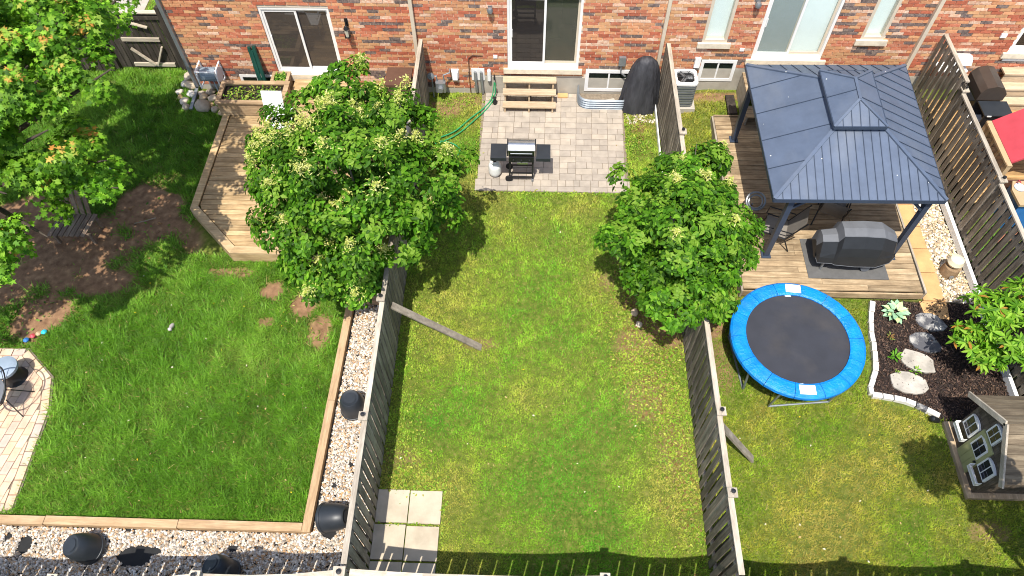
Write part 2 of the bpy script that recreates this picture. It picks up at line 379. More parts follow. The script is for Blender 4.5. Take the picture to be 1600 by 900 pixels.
# ground: one sheet, fine around the yards, coarse out to the horizon
xs = np.concatenate([[-300,-100,-40,-20],np.arange(-14,14.01,.125),[20,40,100,300]]); ys = np.concatenate([[-300,-100,-30,-5],np.arange(1.5,18.01,.125),[25,40,100,300]])
GX, GY = np.meshgrid(xs, ys, indexing='ij'); GZ = gz(GX, GY); GZ[(GX < -14)|(GX > 14)|(GY < 1.5)|(GY > 18)] = 0
nx, ny = GX.shape; idx = np.arange(nx*ny).reshape(nx, ny)
F = np.stack([idx[:-1,:-1], idx[1:,:-1], idx[1:,1:], idx[:-1,1:]], -1).reshape(-1, 4)
dm = dirtmask(GX, GY)
mul = inpoly(GX, GY, BED)
col = np.stack([dm, mul.astype(float), np.zeros_like(dm)], -1).reshape(-1, 3)
t = NT('ground_soil_and_thatch'); at = t.n('ShaderNodeAttribute', attribute_name='col'); sp = t.n('ShaderNodeSeparateColor'); t.l(at.outputs['Color'], sp.inputs[0])
soil = t.ramp(t.noise(6, 6), [(.3, H('#6b503c')), (.55, H('#8a6b50')), (.75, H('#a48463'))])
thatch = t.ramp(t.noise(9, 6), [(.3, H('#46551f')), (.55, H('#66702f')), (.75, H('#837f45'))])
mx = t.mix(sp.outputs[0], thatch, soil); mx = t.mix(sp.outputs[1], mx, H('#2e2521')); t.bump(t.noise(50, 4), .02, .6)
ground = npmesh('ground', np.stack([GX, GY, GZ], -1).reshape(-1, 3), F, t.out(mx, .95, spec=.1), col, smooth=True); struct(ground)

# ---------------------------------------------------------------- grass blades
def blades(name, label, poly, dens, hgt, cols, seed, excl=(), lean=.55, wid=.009, dirtk=1., dryk=.04, bias=None, pk=1.7):
    r = np.random.default_rng(seed); P = np.array(poly); lo, hi = P.min(0), P.max(0)
    n = int((hi-lo).prod()*dens); x = r.uniform(lo[0], hi[0], n); y = r.uniform(lo[1], hi[1], n)
    k = inpoly(x, y, poly)
    for e in excl: k &= ~inpoly(x, y, e)
    k &= r.random(n) > dirtmask(x, y)*dirtk
    k &= r.random(n) < .55+.9*fbm(x, y, 5, seed+7)
    x = x[k]; y = y[k]; n = len(x); z = gz(x, y)
    pn = fbm(x, y, .7, seed+1); pf = fbm(x, y, 3.2, seed+3)
    fine = vnoise(x, y, 9, seed+9); med = vnoise(x, y, 4.5, seed+11); cl = .5*fine+.5*med; h = hgt*(.5+.9*r.random(n))*(.35+1.3*cl); a = r.uniform(0, 2*np.pi, n)+3*pf; ln = h*lean*(.4+1.2*r.random(n))*1.6
    wv = wid*(.6+.8*r.random(n)); dx, dy = np.cos(a), np.sin(a)
    b0 = np.stack([x-dy*wv, y+dx*wv, z-.004], -1); b1 = np.stack([x+dy*wv, y-dx*wv, z-.004], -1)
    tip = np.stack([x+dx*ln, y+dy*ln, z+h], -1)
    V = np.stack([b0, b1, tip], 1).reshape(-1, 3); Fc = np.arange(3*n).reshape(n, 3)
    ca = np.array([lin(c) for c in cols]); tt = np.clip((pn-.5)*pk+.5+.35*(r.random(n)-.5)+.5*(pf-.5)+(bias(x, y) if bias else 0), 0, .999)*(len(cols)-1)
    i = tt.astype(int); f = (tt-i)[:, None]; c = ca[i]*(1-f)+ca[i+1]*f
    c = c*(.7+.6*r.random((n, 1)))*(.5+1.0*cl)[:, None]; dry = r.random(n) < dryk; c[dry] = lin('#b5a468')*(.7+.4*r.random((dry.sum(), 1)))
    o = npmesh(name, V, Fc, grassm, np.repeat(c, 3, 0)); stuff(o); return tag(o, label, 'grass', kind='stuff')
pp = [(PATIO[0],PATIO[2]),(PATIO[1],PATIO[2]),(PATIO[1],W),(PATIO[0]+.5,W),(PATIO[0],14.2)]
slabs_p = [(-2.7,2.4),(-1.45,2.4),(-1.43,4.2),(-2.7,4.2)]
blades('lawn_grass', 'short yellowish green lawn between the two weathered dividing fences', [(FL+.03,2.45),(FR-.03,2.45),(FR-.03,W),(FL+.03,W)], 3600, .036,
       ('#5c8f28', '#709c2c', '#86a634', '#99aa3e', '#a8a64e'), 21, [pp, slabs_p], bias=lambda x, y: .12-.24*np.exp(-((x-.35-.25*np.sin(y*.7))/1.25)**2)+.14*sm((3.9-y)/1.2)+.15*sm((np.abs(x-.3)-2)/.8))
blades('lawn_grass', 'lush long deep green lawn enclosed by pale timber edging and wooden deck', [(-13.5,3.5),(-3.92,3.5),(-3.8,8.35),(-2.75,8.4),(-2.75,9.4),(-7.7,9.4),(-7.7,14.2),(-8.8,14.1),(-8.9,16.5),(-13.5,16.5)], 3000, .085,
       ('#476d16', '#547f1c', '#648f26', '#769b32', '#88a244'), 22, [BRICKP, DECK_L], .7, .010, dryk=.012, pk=.9)
blades('lawn_grass', 'dry yellow green lawn around the trampoline and playhouse', [(FR+.05,2.45),(FF-.1,2.45),(FF-.1,5.75),(8.14,5.84),(6.75,6.3),(7.36,8.56),(4.75,8.56),(4.55,13.8),(5.3,13.9),(5.3,W-.05),(FR+.05,W-.05)], 3300, .042,
       ('#5f8a20', '#769428', '#8c9b32', '#a09d40', '#aca052'), 23, [BED])
blades('lawn_grass', 'patch of rough grass in the furthest yard beside the slatted fence', [(FF+.1,2.4),(13,2.4),(13,11),(FF+.1,11)], 900, .06, ('#3d7a1d', '#5a9428', '#7aa535'), 24)
# broad-leaved weeds along the fence bases
def weeds(name, label, spots, n, cols, seed, size=.05):
    r = np.random.default_rng(seed); X = []; 
    for cx, cy, sx, sy, k in spots:
        X.append(np.stack([r.normal(cx, sx, int(n*k)), r.normal(cy, sy, int(n*k))], -1))
    X = np.concatenate(X); m_ = (X[:,1] > 2.6)&(X[:,1] < W-.1); X = X[m_]; N = len(X)
    z = gz(X[:,0], X[:,1])+r.uniform(.01, .06, N); P = np.column_stack([X, z])
    nr = np.column_stack([r.normal(0, .35, N), r.normal(0, .35, N), np.ones(N)]); c = np.array([lin(q) for q in cols])[r.integers(0, len(cols), N)]*(.7+.6*r.random((N,1)))
    o = leaves(name, P, nr, size*(.5+r.random(N)), c, LILAC, grassm, r); return tag(o, label, 'weeds', kind='stuff')
# ---- leaves: template * frames
LILAC = (np.array([(0,0,0),(.32,.27,.05),(.34,0,-.02),(.32,-.27,.05),(.72,.17,0),(.72,-.17,0),(1,0,-.14)]), np.array([(0,2,1),(0,3,2),(2,4,1),(2,3,5),(2,5,6),(2,6,4)]))
LONG = (np.array([(0,0,0),(.4,.15,.05),(.4,0,0),(.4,-.15,.05),(.75,.11,.02),(.75,-.11,.02),(1,0,-.1)]), LILAC[1])
MAPLE = (np.array([(0,0,0),(.12,.42,.02),(.38,.22,.0),(.62,.62,-.06),(.62,.2,.02),(1.05,0,-.1),(.62,-.2,.02),(.62,-.62,-.06),(.38,-.22,0),(.12,-.42,.02)]), np.array([(0,2,1),(0,4,2),(2,4,3),(4,6,5),(0,6,4),(0,8,6),(8,7,6),(0,9,8)]))
def leaves(name, P, Nn, size, col, tmpl, mat, r, parent=None, droop=.25, direc=None):
    N = len(P); Nn = Nn/np.linalg.norm(Nn, axis=1, keepdims=True)
    d = r.normal(0, 1, (N, 3)) if direc is None else direc+r.normal(0, .35, (N, 3)); d[:, 2] -= droop
    d -= Nn*(d*Nn).sum(1, keepdims=True); d /= np.linalg.norm(d, axis=1, keepdims=True)+1e-9; b = np.cross(Nn, d)
    T, Fc = tmpl; V = P[:,None]+size[:,None,None]*(d[:,None]*T[None,:,0:1]+b[:,None]*T[None,:,1:2]+Nn[:,None]*T[None,:,2:3])
    Fa = (Fc[None]+(np.arange(N)*len(T))[:,None,None]).reshape(-1, 3)
    return npmesh(name, V.reshape(-1, 3), Fa, mat, np.repeat(col, len(T), 0), parent)
weeds('weed_patch', 'straggly brown and lime broad-leaved weeds along the weathered right dividing fence', [(2.25,9.6,.18,.6,.5),(2.4,8.3,.35,.3,.8),(2.5,7.1,.4,.5,1.6),(2.6,6.2,.35,.5,1.2),(2.9,5.2,.22,.7,.9),(3.05,4.1,.14,.6,.5),(2.75,13.4,.2,.5,.3)], 900, ('#8fa136', '#9ca843', '#6f8f2a', '#7f9a30', '#8f8048', '#86683f', '#a9ad4b'), 31)
weeds('weed_patch', 'bright green weeds at the foot of the left dividing fence', [(-2.35,6.8,.18,1.2,.9),(-2.25,5.1,.25,.5,.9),(-1.9,4.4,.3,.15,.4),(-2.3,13.7,.2,.5,.5),(-1.6,14.45,.35,.12,.3)], 500, ('#7fa22f', '#93b03a', '#6a8f28', '#a9ad4b'), 32, .045)
weeds('weed_patch', 'tufts of clover and grass creeping over the edges of the grey patio', [(-1.27,12.8,.05,.8,.5),(2.47,12.7,.06,.8,.8),(.6,11.38,1.1,.04,.9),(2.6,13.2,.12,.4,.5),(-1.42,3.9,.03,.3,.3),(-2.0,3.58,.35,.015,.35),(-1.9,4.24,.4,.03,.3)], 260, ('#7fa22f','#93b03a','#6a8f28','#a9ad4b'), 34, .045)
weeds('weed_patch', 'leafy weeds and fallen bits on the bare soil under the maple', [(-10.6,8.0,.5,.25,.6),(-8.6,9.7,.4,.3,.5),(-9.7,10.2,.8,.6,.4),(-10.9,7.1,.5,.12,.5)], 300, ('#4f7f23', '#6a9430', '#8a8f45', '#7a5a3c', '#a08055'), 33, .06)

# ---------------------------------------------------------------- townhouses
CH, BW, BH, BL = .0858, .267, .0715, .2515
DEPTH = 9.0; TOP = 5.7
def house(x0, x1, label, openings, base, side=False, seed=0):
    r = random.Random(seed); hs = thing('townhouse', label, 'house', ((x0+x1)/2, W+.06, 0))
    zt = 3.35
    # mortar backing with openings, cut on a grid
    xs_ = sorted({x0, x1}|{o[0] for o in openings}|{o[1] for o in openings}); zs_ = sorted({0., zt, TOP}|{o[2] for o in openings}|{o[3] for o in openings})
    mb = MB()
    for i in range(len(xs_)-1):
        for j in range(len(zs_)-1):
            cx, cz = (xs_[i]+xs_[i+1])/2, (zs_[j]+zs_[j+1])/2
            if any(o[0] < cx < o[1] and o[2] < cz < o[3] for o in openings): continue
            mb.box(xs_[i], xs_[i+1], W+.010, W+.2, zs_[j], zs_[j+1])
    wall = mk('wall', mb, mortar, hs)
    mb = MB(); mb.box(x0, x1, W+DEPTH-.2, W+DEPTH, 0, TOP); mb.box(x0, x0+.15, W+.2, W+DEPTH-.2, 0, TOP); mb.box(x1-.15, x1, W+.2, W+DEPTH-.2, 0, TOP)
    mk('side_wall', mb, BR[0], hs)
    mb = MB(); mb.slab([(x0,W-.35,TOP),(x1,W-.35,TOP),(x1,W+DEPTH/2,TOP+1.6),(x0,W+DEPTH/2,TOP+1.6)], (0,-.3,1), .12); mb.slab([(x0,W+DEPTH/2,TOP+1.6),(x1,W+DEPTH/2,TOP+1.6),(x1,W+DEPTH+.3,TOP),(x0,W+DEPTH+.3,TOP)], (0,.3,1), .12)
    mk('roof', mb, rubber, hs)
    # bricks
    B = []; nc = int(zt/CH)
    for j in range(nc):
        z = j*CH+.02; off = 0 if j%2 else BW/2; run = 0
        k = math.floor((x0)/BW)-1
        while True:
            bx0 = k*BW+off+((j*37)%5)*.008; bx1 = bx0+BL; k += 1
            if bx0 >= x1-.02: break
            a, b = max(bx0, x0+.004), min(bx1, x1-.004)
            if b-a < .04: continue
            segs = [(a, b)]
            for (ox0, ox1, oz0, oz1, *_) in openings:
                if z+BH > oz0 and z < oz1:
                    ns = []
                    for (p, q) in segs:
                        if q <= ox0 or p >= ox1: ns.append((p, q)); continue
                        if p < ox0-.03: ns.append((p, ox0))
                        if q > ox1+.03: ns.append((ox1, q))
                    segs = ns
            bz = max([bv for (u0, u1, bv) in base if u0 <= (a+b)/2 < u1] or [0])
            if z < bz-.03: continue
            for p, q in segs:
                if q-p < .035: continue
                # colours come in short runs
                if run and r.random() < .3: ci = last
                else:
                    ci = r.choices(range(6), (25, 14, 24, 17, 11, 11))[0]
                last = ci; run = 1; B.append((p, q, z, ci, r.uniform(0, .006)))
    B.sort(key=lambda b: -b[2])
    vis = [b for b in B if b[2] < 3.0 and (b[0]+b[1])/2 < 12.2]; first = set(id(b) for b in vis[:290])
    mb = MB()
    for b in B:
        p, q, z, ci, dy = b
        if id(b) in first: piece('brick', BR[ci], wall, p, q, W-.006-dy, W+.05, z, z+BH)
        else: mb.box(p, q, W-.006-dy, W+.05, z, z+BH, ci)
    stuff(mk('brickwork', mb, BR, wall))
    for (u0, u1, bv) in base:
        if bv > .05: mk('foundation', MB().box(max(u0, x0), min(u1, x1), W+.004, W+.19, -.1, bv-.012), concrete, hs)
    return hs
def sliding_door(hs, x0, x1, z0, z1, fm, left_open, inner, panes, sillx=.1, sillz=.14):
    d = mk('door', MB().box(x0, x0+.06, W+.02, W+.14, z0, z1).box(x1-.06, x1, W+.02, W+.14, z0, z1).box(x0+.06, x1-.06, W+.02, W+.14, z1-.07, z1).box(x0+.06, x1-.06, W+.02, W+.14, z0, z0+.07), fm, hs)
    xm = (x0+x1)/2
    for i, (a, b, y) in enumerate(((x0+.06, xm+.04, W+.045), (xm-.04, x1-.06, W+.09))):
        fr = .055 if i == 0 else .05
        f = MB().box(a, a+fr, y, y+.035, z0+.07, z1-.07).box(b-fr, b, y, y+.035, z0+.07, z1-.07).box(a+fr, b-fr, y, y+.035, z0+.07, z0+.15).box(a+fr, b-fr, y, y+.035, z1-.15, z1-.07)
        mk('sash', f, vinyl if panes[i] != 'beige' else beige, d)
        mk('pane', MB().box(a+fr, b-fr, y+.012, y+.02, z0+.15, z1-.15), glass_mats[i if len(panes) < 3 else panes[2+i]], d)
    mk('handle', MB().box(x0+.1, x0+.125, W+.015, W+.045, z0+.9, z0+1.12), vinyl, d)
    mk('stone_sill', MB().box(x0-sillx, x1+sillx, W-.07, W+.16, z0-sillz, z0-.004), stone_sill, hs)
    return d
def fixed_window(hs, x0, x1, z0, z1, fm, fr=.06, mull=True, gm=None, sill=False, name='window'):
    f = MB().box(x0, x0+fr, W-.012, W+.12, z0, z1).box(x1-fr, x1, W-.012, W+.12, z0, z1).box(x0+fr, x1-fr, W-.012, W+.12, z0, z0+fr).box(x0+fr, x1-fr, W-.012, W+.12, z1-fr, z1)
    wd = mk(name, f, fm, hs)
    if mull:
        xm = (x0+x1)/2; mk('mullion', MB().box(xm-.02, xm+.02, W-.004, W+.09, z0+fr, z1-fr), fm, wd)
        mk('pane', MB().box(x0+fr, xm-.02, W+.008, W+.014, z0+fr, z1-fr), gm, wd); mk('pane', MB().box(xm+.02, x1-fr, W+.016, W+.022, z0+fr, z1-fr), gm, wd)
    else: mk('pane', MB().box(x0+fr, x1-fr, W+.05, W+.058, z0+fr, z1-fr), gm, wd)
    if sill: mk('stone_sill', MB().box(x0-.1, x1+.1, W-.07, W+.12, z0-.14, z0-.004), stone_sill, hs)
    return wd
def room(hs, x0, x1, z0, z1, wm, fm, depth=2.2):
    mb = MB(); y0 = W+.205
    mb.box(x0-.4, x1+.4, y0+depth, y0+depth+.05, z0-.05, z1+.1, 0); mb.box(x0-.45, x0-.4, y0, y0+depth, z0-.05, z1+.1, 0); mb.box(x1+.4, x1+.45, y0, y0+depth, z0-.05, z1+.1, 0)
    mb.box(x0-.4, x1+.4, y0, y0+depth, z0-.08, z0-.05, 1); mb.box(x0-.4, x1+.4, y0, y0+depth, z1+.1, z1+.13, 0)
    return mk('interior', mb, [wm, fm], hs)
g_dark = glass('screen_glass', (.35,.35,.36,1), opac=.6, base='#3a3634'); g_clear = glass('door_glass', (.75,.78,.75,1), opac=.4, base='#5f6155')
g_base = glass('basement_glass', (.5,.55,.5,1), opac=.5, base='#2b332d'); g_pale = glass('pale_glass', (.97,.99,.98,1), opac=.1, base='#b5c2c1')
g_brown_refl = glass('brown_reflection_glass', (.45,.42,.4,1), opac=.62, base='#57504a'); glass_mats = [g_dark, g_clear, g_pale, g_base, g_brown_refl]  # left door: its brownish grey reflection is painted into the pane's base colour
sheer = plain('grey_insect_screen', '#8d9492', .8, var=.06)
# left house
hA = house(-8.7, -2.8, 'brick townhouse with black lantern and tall sliding door over the octagonal deck', [(-6.47,-4.78,.58,2.52),(-7.53,-6.63,.05,.5)], [(-9,-2,.22)], seed=1)
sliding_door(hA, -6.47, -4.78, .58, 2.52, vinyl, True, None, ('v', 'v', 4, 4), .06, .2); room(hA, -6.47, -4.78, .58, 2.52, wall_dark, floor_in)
fixed_window(hA, -7.53, -6.63, .05, .5, vinyl, .07, True, g_base)
mk('downspout', MB().box(-8.78, -8.69, W-.09, W-.01, .12, TOP), greymetal, hA)
# middle house
hB = house(-2.8, 3.16, 'brick townhouse with pale wooden steps up to its sliding door and paved patio', [(-.58,1.2,.86,2.93),(1.4,2.6,.14,.82)], [(-3,-1.42,.18),(-1.42,4,.57)], seed=2)
dB = sliding_door(hB, -.58, 1.2, .86, 2.93, vinyl, True, None, ('v', 'beige', 0, 1)); room(hB, -.58, 1.2, .86, 2.93, wall_in, floor_in)
mk('door_mat', MB().box(-.35, .3, W+.3, W+1.2, .815, .83), mat_red, hB)
mk('curtain', MB().box(.4, .75, W+1.2, W+1.24, .83, 2.2).box(.8, 1.3, W+1.8, W+1.84, .83, 2.0), curtain, hB)
fixed_window(hB, 1.4, 2.6, .14, .82, vinyl, .09, True, g_base)
mk('downspout', MB().box(-2.86, -2.775, W-.1, W-.012, .15, TOP), beige, hB)
mk('downspout', MB().box(3.12, 3.2, W-.1, W-.012, .3, TOP), beige, hB)
# right house
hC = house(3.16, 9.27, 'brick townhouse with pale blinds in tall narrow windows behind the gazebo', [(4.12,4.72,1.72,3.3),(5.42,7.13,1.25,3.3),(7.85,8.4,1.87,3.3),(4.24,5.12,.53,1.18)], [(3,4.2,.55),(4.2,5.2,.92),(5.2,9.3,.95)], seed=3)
sliding_door(hC, 5.42, 7.13, 1.25, 3.3, vinyl, True, None, ('v', 'beige', 2, 2), .12, .13)
mk('insect_screen', MB().box(5.53, 6.24, W+.09, W+.095, 1.4, 3.15), sheer, hC)
mk('blind', MB().box(5.45, 7.1, W+.16, W+.17, 1.27, 3.28), blind, hC)
for (a, b, z) in ((4.12, 4.72, 1.72), (7.85, 8.4, 1.87)):
    fixed_window(hC, a, b, z, 3.3, beige, .07, False, g_pale, True); mk('blind', MB().box(a+.02, b-.02, W+.14, W+.15, z+.02, 3.28), blind, hC)
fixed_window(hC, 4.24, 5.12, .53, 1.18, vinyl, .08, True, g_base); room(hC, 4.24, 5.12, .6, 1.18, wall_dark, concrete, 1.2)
mk('downspout', MB().box(9.22, 9.31, W-.1, W-.012, .5, TOP), beige, hC)
# far right house
hD = house(9.27, 15.3, 'brick townhouse beyond the slatted fence with a white horizontal trim by wooden steps', [(11.5,13.3,1.55,3.3)], [(9.2,15.4,.75)], seed=4)
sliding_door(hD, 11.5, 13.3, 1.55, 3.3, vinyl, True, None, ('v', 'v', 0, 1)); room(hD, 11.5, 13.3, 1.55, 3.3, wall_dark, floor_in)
# small fittings fixed to the walls: parts of their house
def fit(hs, name, mb, mat): return mk(name, mb, mat, hs)
fit(hB, 'vent_hood', MB().add([(-2.02,W-.01,.8),(-1.82,W-.01,.8),(-1.82,W-.01,.53),(-2.02,W-.01,.53),(-1.99,W-.1,.74),(-1.85,W-.1,.74),(-1.86,W-.13,.53),(-1.98,W-.13,.53)], [(0,4,5,1),(4,7,6,5),(0,3,7,4),(1,5,6,2),(2,6,7,3)]), whitepl)
fit(hB, 'outlet_cover', MB().box(-.93,-.83,W-.03,W-.005,1.16,1.25), whitepl)
fit(hB, 'meter_panel', MB().box(-1.5,-1.17,W-.02,W+.002,.45,.83), whitepl)
fit(hB, 'conduit', MB().tube([(-1.4,W-.07,.76),(-1.4,W-.09,.5),(-1.38,W-.06,.1)], .035, 8).tube([(-1.25,W-.07,.76),(-1.25,W-.09,.5),(-1.23,W-.06,.05)], .035, 8), greymetal)
fit(hB, 'vent_pipe', MB().lathe([(.05,0),(.05,.3),(.035,.33)], (-1.05,W-.06,.5), 10), whitepl)
fit(hB, 'cable', MB().tube([(-1.2,W-.02,1.22),(-1.45,W-.03,1.25),(-1.55,W-.03,1.15),(-1.56,W-.03,.6),(-1.55,W-.03,.05)], .012, 6), brownpl)
fit(hB, 'faucet', MB().tube([(-.92,W-.01,.62),(-.92,W-.1,.62),(-.92,W-.12,.55)], .018, 8), black)
fit(hB, 'disconnect_box', MB().box(2.19,2.36,W-.09,W-.01,1.02,1.27), greymetal); fit(hB, 'conduit', MB().tube([(2.27,W-.05,1.02),(2.27,W-.06,.8),(2.4,W-.08,.7)], .02, 6), greymetal)
fit(hB, 'brick_ledge', MB().box(.72,.98,W-.19,W-.05,.015,.09), sandstone)
fit(hC, 'disconnect_box', MB().box(4.06,4.2,W-.09,W-.01,1.0,1.28), whitepl); fit(hC, 'outlet_cover', MB().box(5.08,5.19,W-.03,W-.005,1.48,1.56), whitepl)
fit(hC, 'conduit', MB().tube([(4.13,W-.05,1.0),(4.11,W-.06,.7),(4.0,W-.1,.55)], .018, 6), greymetal)
fit(hD, 'outlet_cover', MB().box(11.08,11.22,W-.04,W-.005,1.98,2.08), whitepl)

def lantern(name, x, z, label, style):
    t_ = thing(name, label, 'lamp', (x, W, z))
    if style == 0:
        mk('bracket', MB().box(x-.04,x+.04,W-.03,W-.006,z-.05,z+.16).tube([(x,W-.02,z+.08),(x,W-.12,z+.14),(x,W-.14,z+.05)], .012, 6), black, t_)
        mk('lantern_cap', MB().lathe([(.075,0),(.03,.08),(0,.1)], (x,W-.14,z-.04), 8), black, t_)
        mk('glass_body', MB().lathe([(.045,-.2),(.06,0)], (x,W-.14,z-.05), 8), plain('lantern_glass', '#c3c0ae', .2), t_)
        mk('cage', MB().box(x-.065,x+.065,W-.205,W-.075,z-.27,z-.25).tube([(x-.05,W-.19,z-.25),(x-.06,W-.2,z-.05)], .008, 4).tube([(x+.05,W-.19,z-.25),(x+.06,W-.2,z-.05)], .008, 4), black, t_)
    else:
        mk('back_plate', MB().box(x-.05,x+.05,W-.03,W-.006,z-.06,z+.06), greymetal, t_)
        mk('globe', MB().lathe([(.0,-.08),(.06,-.06),(.075,0),(.05,.06),(0,.07)], (x,W-.11,z), 12), greymetal, t_, smooth=True)
    return t_
lantern('wall_lantern', -4.42, 2.1, 'black coach lantern on brick right of the left sliding door', 0)
lantern('wall_lamp', -.97, 2.6, 'small round grey wall lamp left of the door above the wooden steps', 1)
lantern('wall_lamp', 5.16, 2.84, 'grey wall lamp between the narrow window and the door behind the gazebo', 1)
lantern('dark_wall_lamp', 10.0, 2.5, 'dark wall lamp above the furthest yard on brick', 0) if False else None

# ---------------------------------------------------------------- fences
def fence_y(label, x, y0, y1, htop, bm, rm, seed, posts, side, cap=True, lowrail=True, bw=.142):
    """shadow-box fence along y: boards alternate on both faces"""
    r = random.Random(seed); f = thing('wooden_fence', label, 'fence', (x, (y0+y1)/2, 0))
    p = .2; y = y0+.08; k = 0
    while y < y1-.07:
        for sgn, yy in ((1, y), (-1, y+p/2)):
            if yy > y1-.05: continue
            zb = gzf(x, yy)+.03+r.uniform(0, .02); zt_ = htop(yy)-.03+r.uniform(-.02, .006)
            piece('board', bm, f, x+sgn*.033-.009, x+sgn*.033+.009, yy-bw/2+r.uniform(-.006,.006), yy+bw/2+r.uniform(-.006,.006), zb, zt_, (r.uniform(-.012,.012), 0, r.uniform(-.02,.02)))
        y += p
    ps = sorted(posts)
    segs = [y0]+ps+[y1]
    for a, b in zip(segs[:-1], segs[1:]):
        if b-a < .3: continue
        za, zb = htop(a+.05), htop(b-.05)
        if cap: mk('top_rail', MB().beam((x,a+.05,za),(x,b-.05,zb), .09, .036), rm, f)
        mk('rail', MB().beam((x,a+.05,za-.25),(x,b-.05,zb-.25), .045, .085), rm, f)
        if lowrail: mk('rail', MB().beam((x,a+.05,.3+gzf(x,a)),(x,b-.05,.3+gzf(x,b)), .045, .085), rm, f)
    for q in ps:
        xo = x+side*.02; zt_ = htop(q)+.06
        po = mk('post', MB().box(xo-.05,xo+.05,q-.05,q+.05,0,zt_), rm, f)
        mk('post_cap', MB().box(xo-.078,xo+.078,q-.078,q+.078,zt_+.001,zt_+.03).lathe([(.05,zt_+.03),(.02,zt_+.075),(0,zt_+.08)], (xo,q,0), 4), rm, po)
        if cap: mk('solar_light', MB().lathe([(.035,0),(.035,.03),(.0,.035)], (xo,q,zt_+.078), 10), black, po)
    return f
fence_y('weathered grey board fence between the white gravel strip and the middle lawn', FL, FB+.05, W-.12, lambda y: 1.8+.02*math.sin(y*1.3), fenceZ, fencerail, 1, [4.85, 7.2, 9.6, 12.1], -1)
fence_y('dark weathered board fence with gaps between the middle lawn and trampoline yard', FR, FB+.05, W-.12, lambda y: 1.8+.03*math.sin(y*1.1), fencedark, fencerail, 2, [3.72, 5.1, 9.2, 11.6], 1, bw=.125)
fence_y('tall slatted fence with light showing through, between gazebo and furthest yard', FF, 5.4, W-.12, lambda y: (2.15 if y > 12.95 else 1.9 if y > 10.35 else 1.83), fencedark, fencerail, 3, [7.8, 10.35, 12.95], 1, bw=.13)
mk_b = mk('fence_kickboard', MB().beam((9.585,5.9,.09),(9.6,14.3,.22), .075, .17), whitepl); tag(mk_b, 'long white board along the foot of the tall slatted fence', 'board')
tag(mk('fence_kickboard', MB().beam((3.2,12.0,.07),(3.215,14.6,.1), .03, .13), whitepl), 'white board along the foot of the dark fence beside the patio', 'board')
# rear fence, just at the bottom edge of the picture: boards overlap with narrow slots
def fence_x(label, x0, x1, yf, posts, seed):
    r = random.Random(seed); f = thing('rear_fence', label, 'fence', ((x0+x1)/2, yf((x0+x1)/2), 0)); p = .265; x = x0+.1
    seg = [x0]+sorted(posts)+[x1]
    def ht(q):
        for a, b in zip(seg[:-1], seg[1:]):
            if a <= q <= b: return 1.88-.2*min(1, 4.6*(q-a)*(b-q)/(b-a)**2)
        return 1.8
    while x < x1-.05:
        for sgn, xx in ((1, x), (-1, x+p/2)):
            if xx > x1-.04: continue
            y = yf(xx); piece('board', fenceZ, f, xx-.0605+r.uniform(-.002,.002), xx+.0605+r.uniform(-.002,.002), y+sgn*.031-.009, y+sgn*.031+.009, .02, ht(xx)-.022+r.uniform(-.015,.0))
        x += p
    for a, b in zip(seg[:-1], seg[1:]):
        if b-a < .3: continue
        a += .05; b -= .05; n = max(2, int((b-a)/.5))
        for k in range(n):
            u, v = a+(b-a)*k/n, a+(b-a)*(k+1)/n; mk('top_rail', MB().beam((u,yf(u),ht(u)),(v-.002,yf(v),ht(v)), .1, .036), fencerailX, f)
        mk('rail', MB().beam((a,yf(a),.35),(b,yf(b),.35), .04, .085), fencerailX, f)
    for q in posts:
        y = yf(q); po = mk('post', MB().box(q-.05,q+.05,y-.05,y+.05,0,1.94), fencerailX, f)
        mk('post_cap', MB().box(q-.075,q+.075,y-.075,y+.075,1.941,1.97).lathe([(.055,1.97),(.03,2.0),(0,2.005)], (q,y,0), 4), fencerailX, po)
        mk('solar_light', MB().lathe([(.035,0),(.035,.03),(0,.035)], (q,y,2.002), 10), black, po)
    return f
fence_x('pale board fence across the foot of the middle lawn casting a slotted shadow', FL+.07, FR-.07, lambda x: FB-.03, [1.25], 5)
fence_x('pale board fence across the foot of the trampoline yard', FR+.07, FF+2, lambda x: FB-.07, [5.4, 7.5], 6)
fence_x('pale board fence behind the white gravel strip', -13.4, FL-.07, lambda x: FB-.05+.05*(x-FL), [-4.8, -6.9, -9.0], 7)
for (qx, lb) in ((FL-.02, 'square fence corner post with cap beside the white gravel'), (FR+.03, 'square fence corner post with cap beside the trampoline yard')):
    po = thing('corner_post', lb, 'post', (qx, FB-.05, 0))
    mk('post', MB().box(qx-.055,qx+.055,FB-.1,FB+.01,0,1.93), fencerail, po); mk('post_cap', MB().box(qx-.09,qx+.09,FB-.125,FB+.035,1.931,1.96), fencerail, po); mk('solar_light', MB().lathe([(.04,0),(.04,.03),(0,.035)], (qx,FB-.045,1.961), 10), black, po)
# props
tag(mk('brace_board', MB().beam((-2.56,7.32,1.42),(-.9,7.2,.03), .14, .04), fenceZ), 'long grey plank propping up the left dividing fence from the lawn', 'plank')
tag(mk('brace_board', MB().beam((3.42,5.1,1.32),(4.31,4.95,.03), .14, .04), fenceZ), 'short grey plank propping the dark fence from the trampoline side', 'plank')

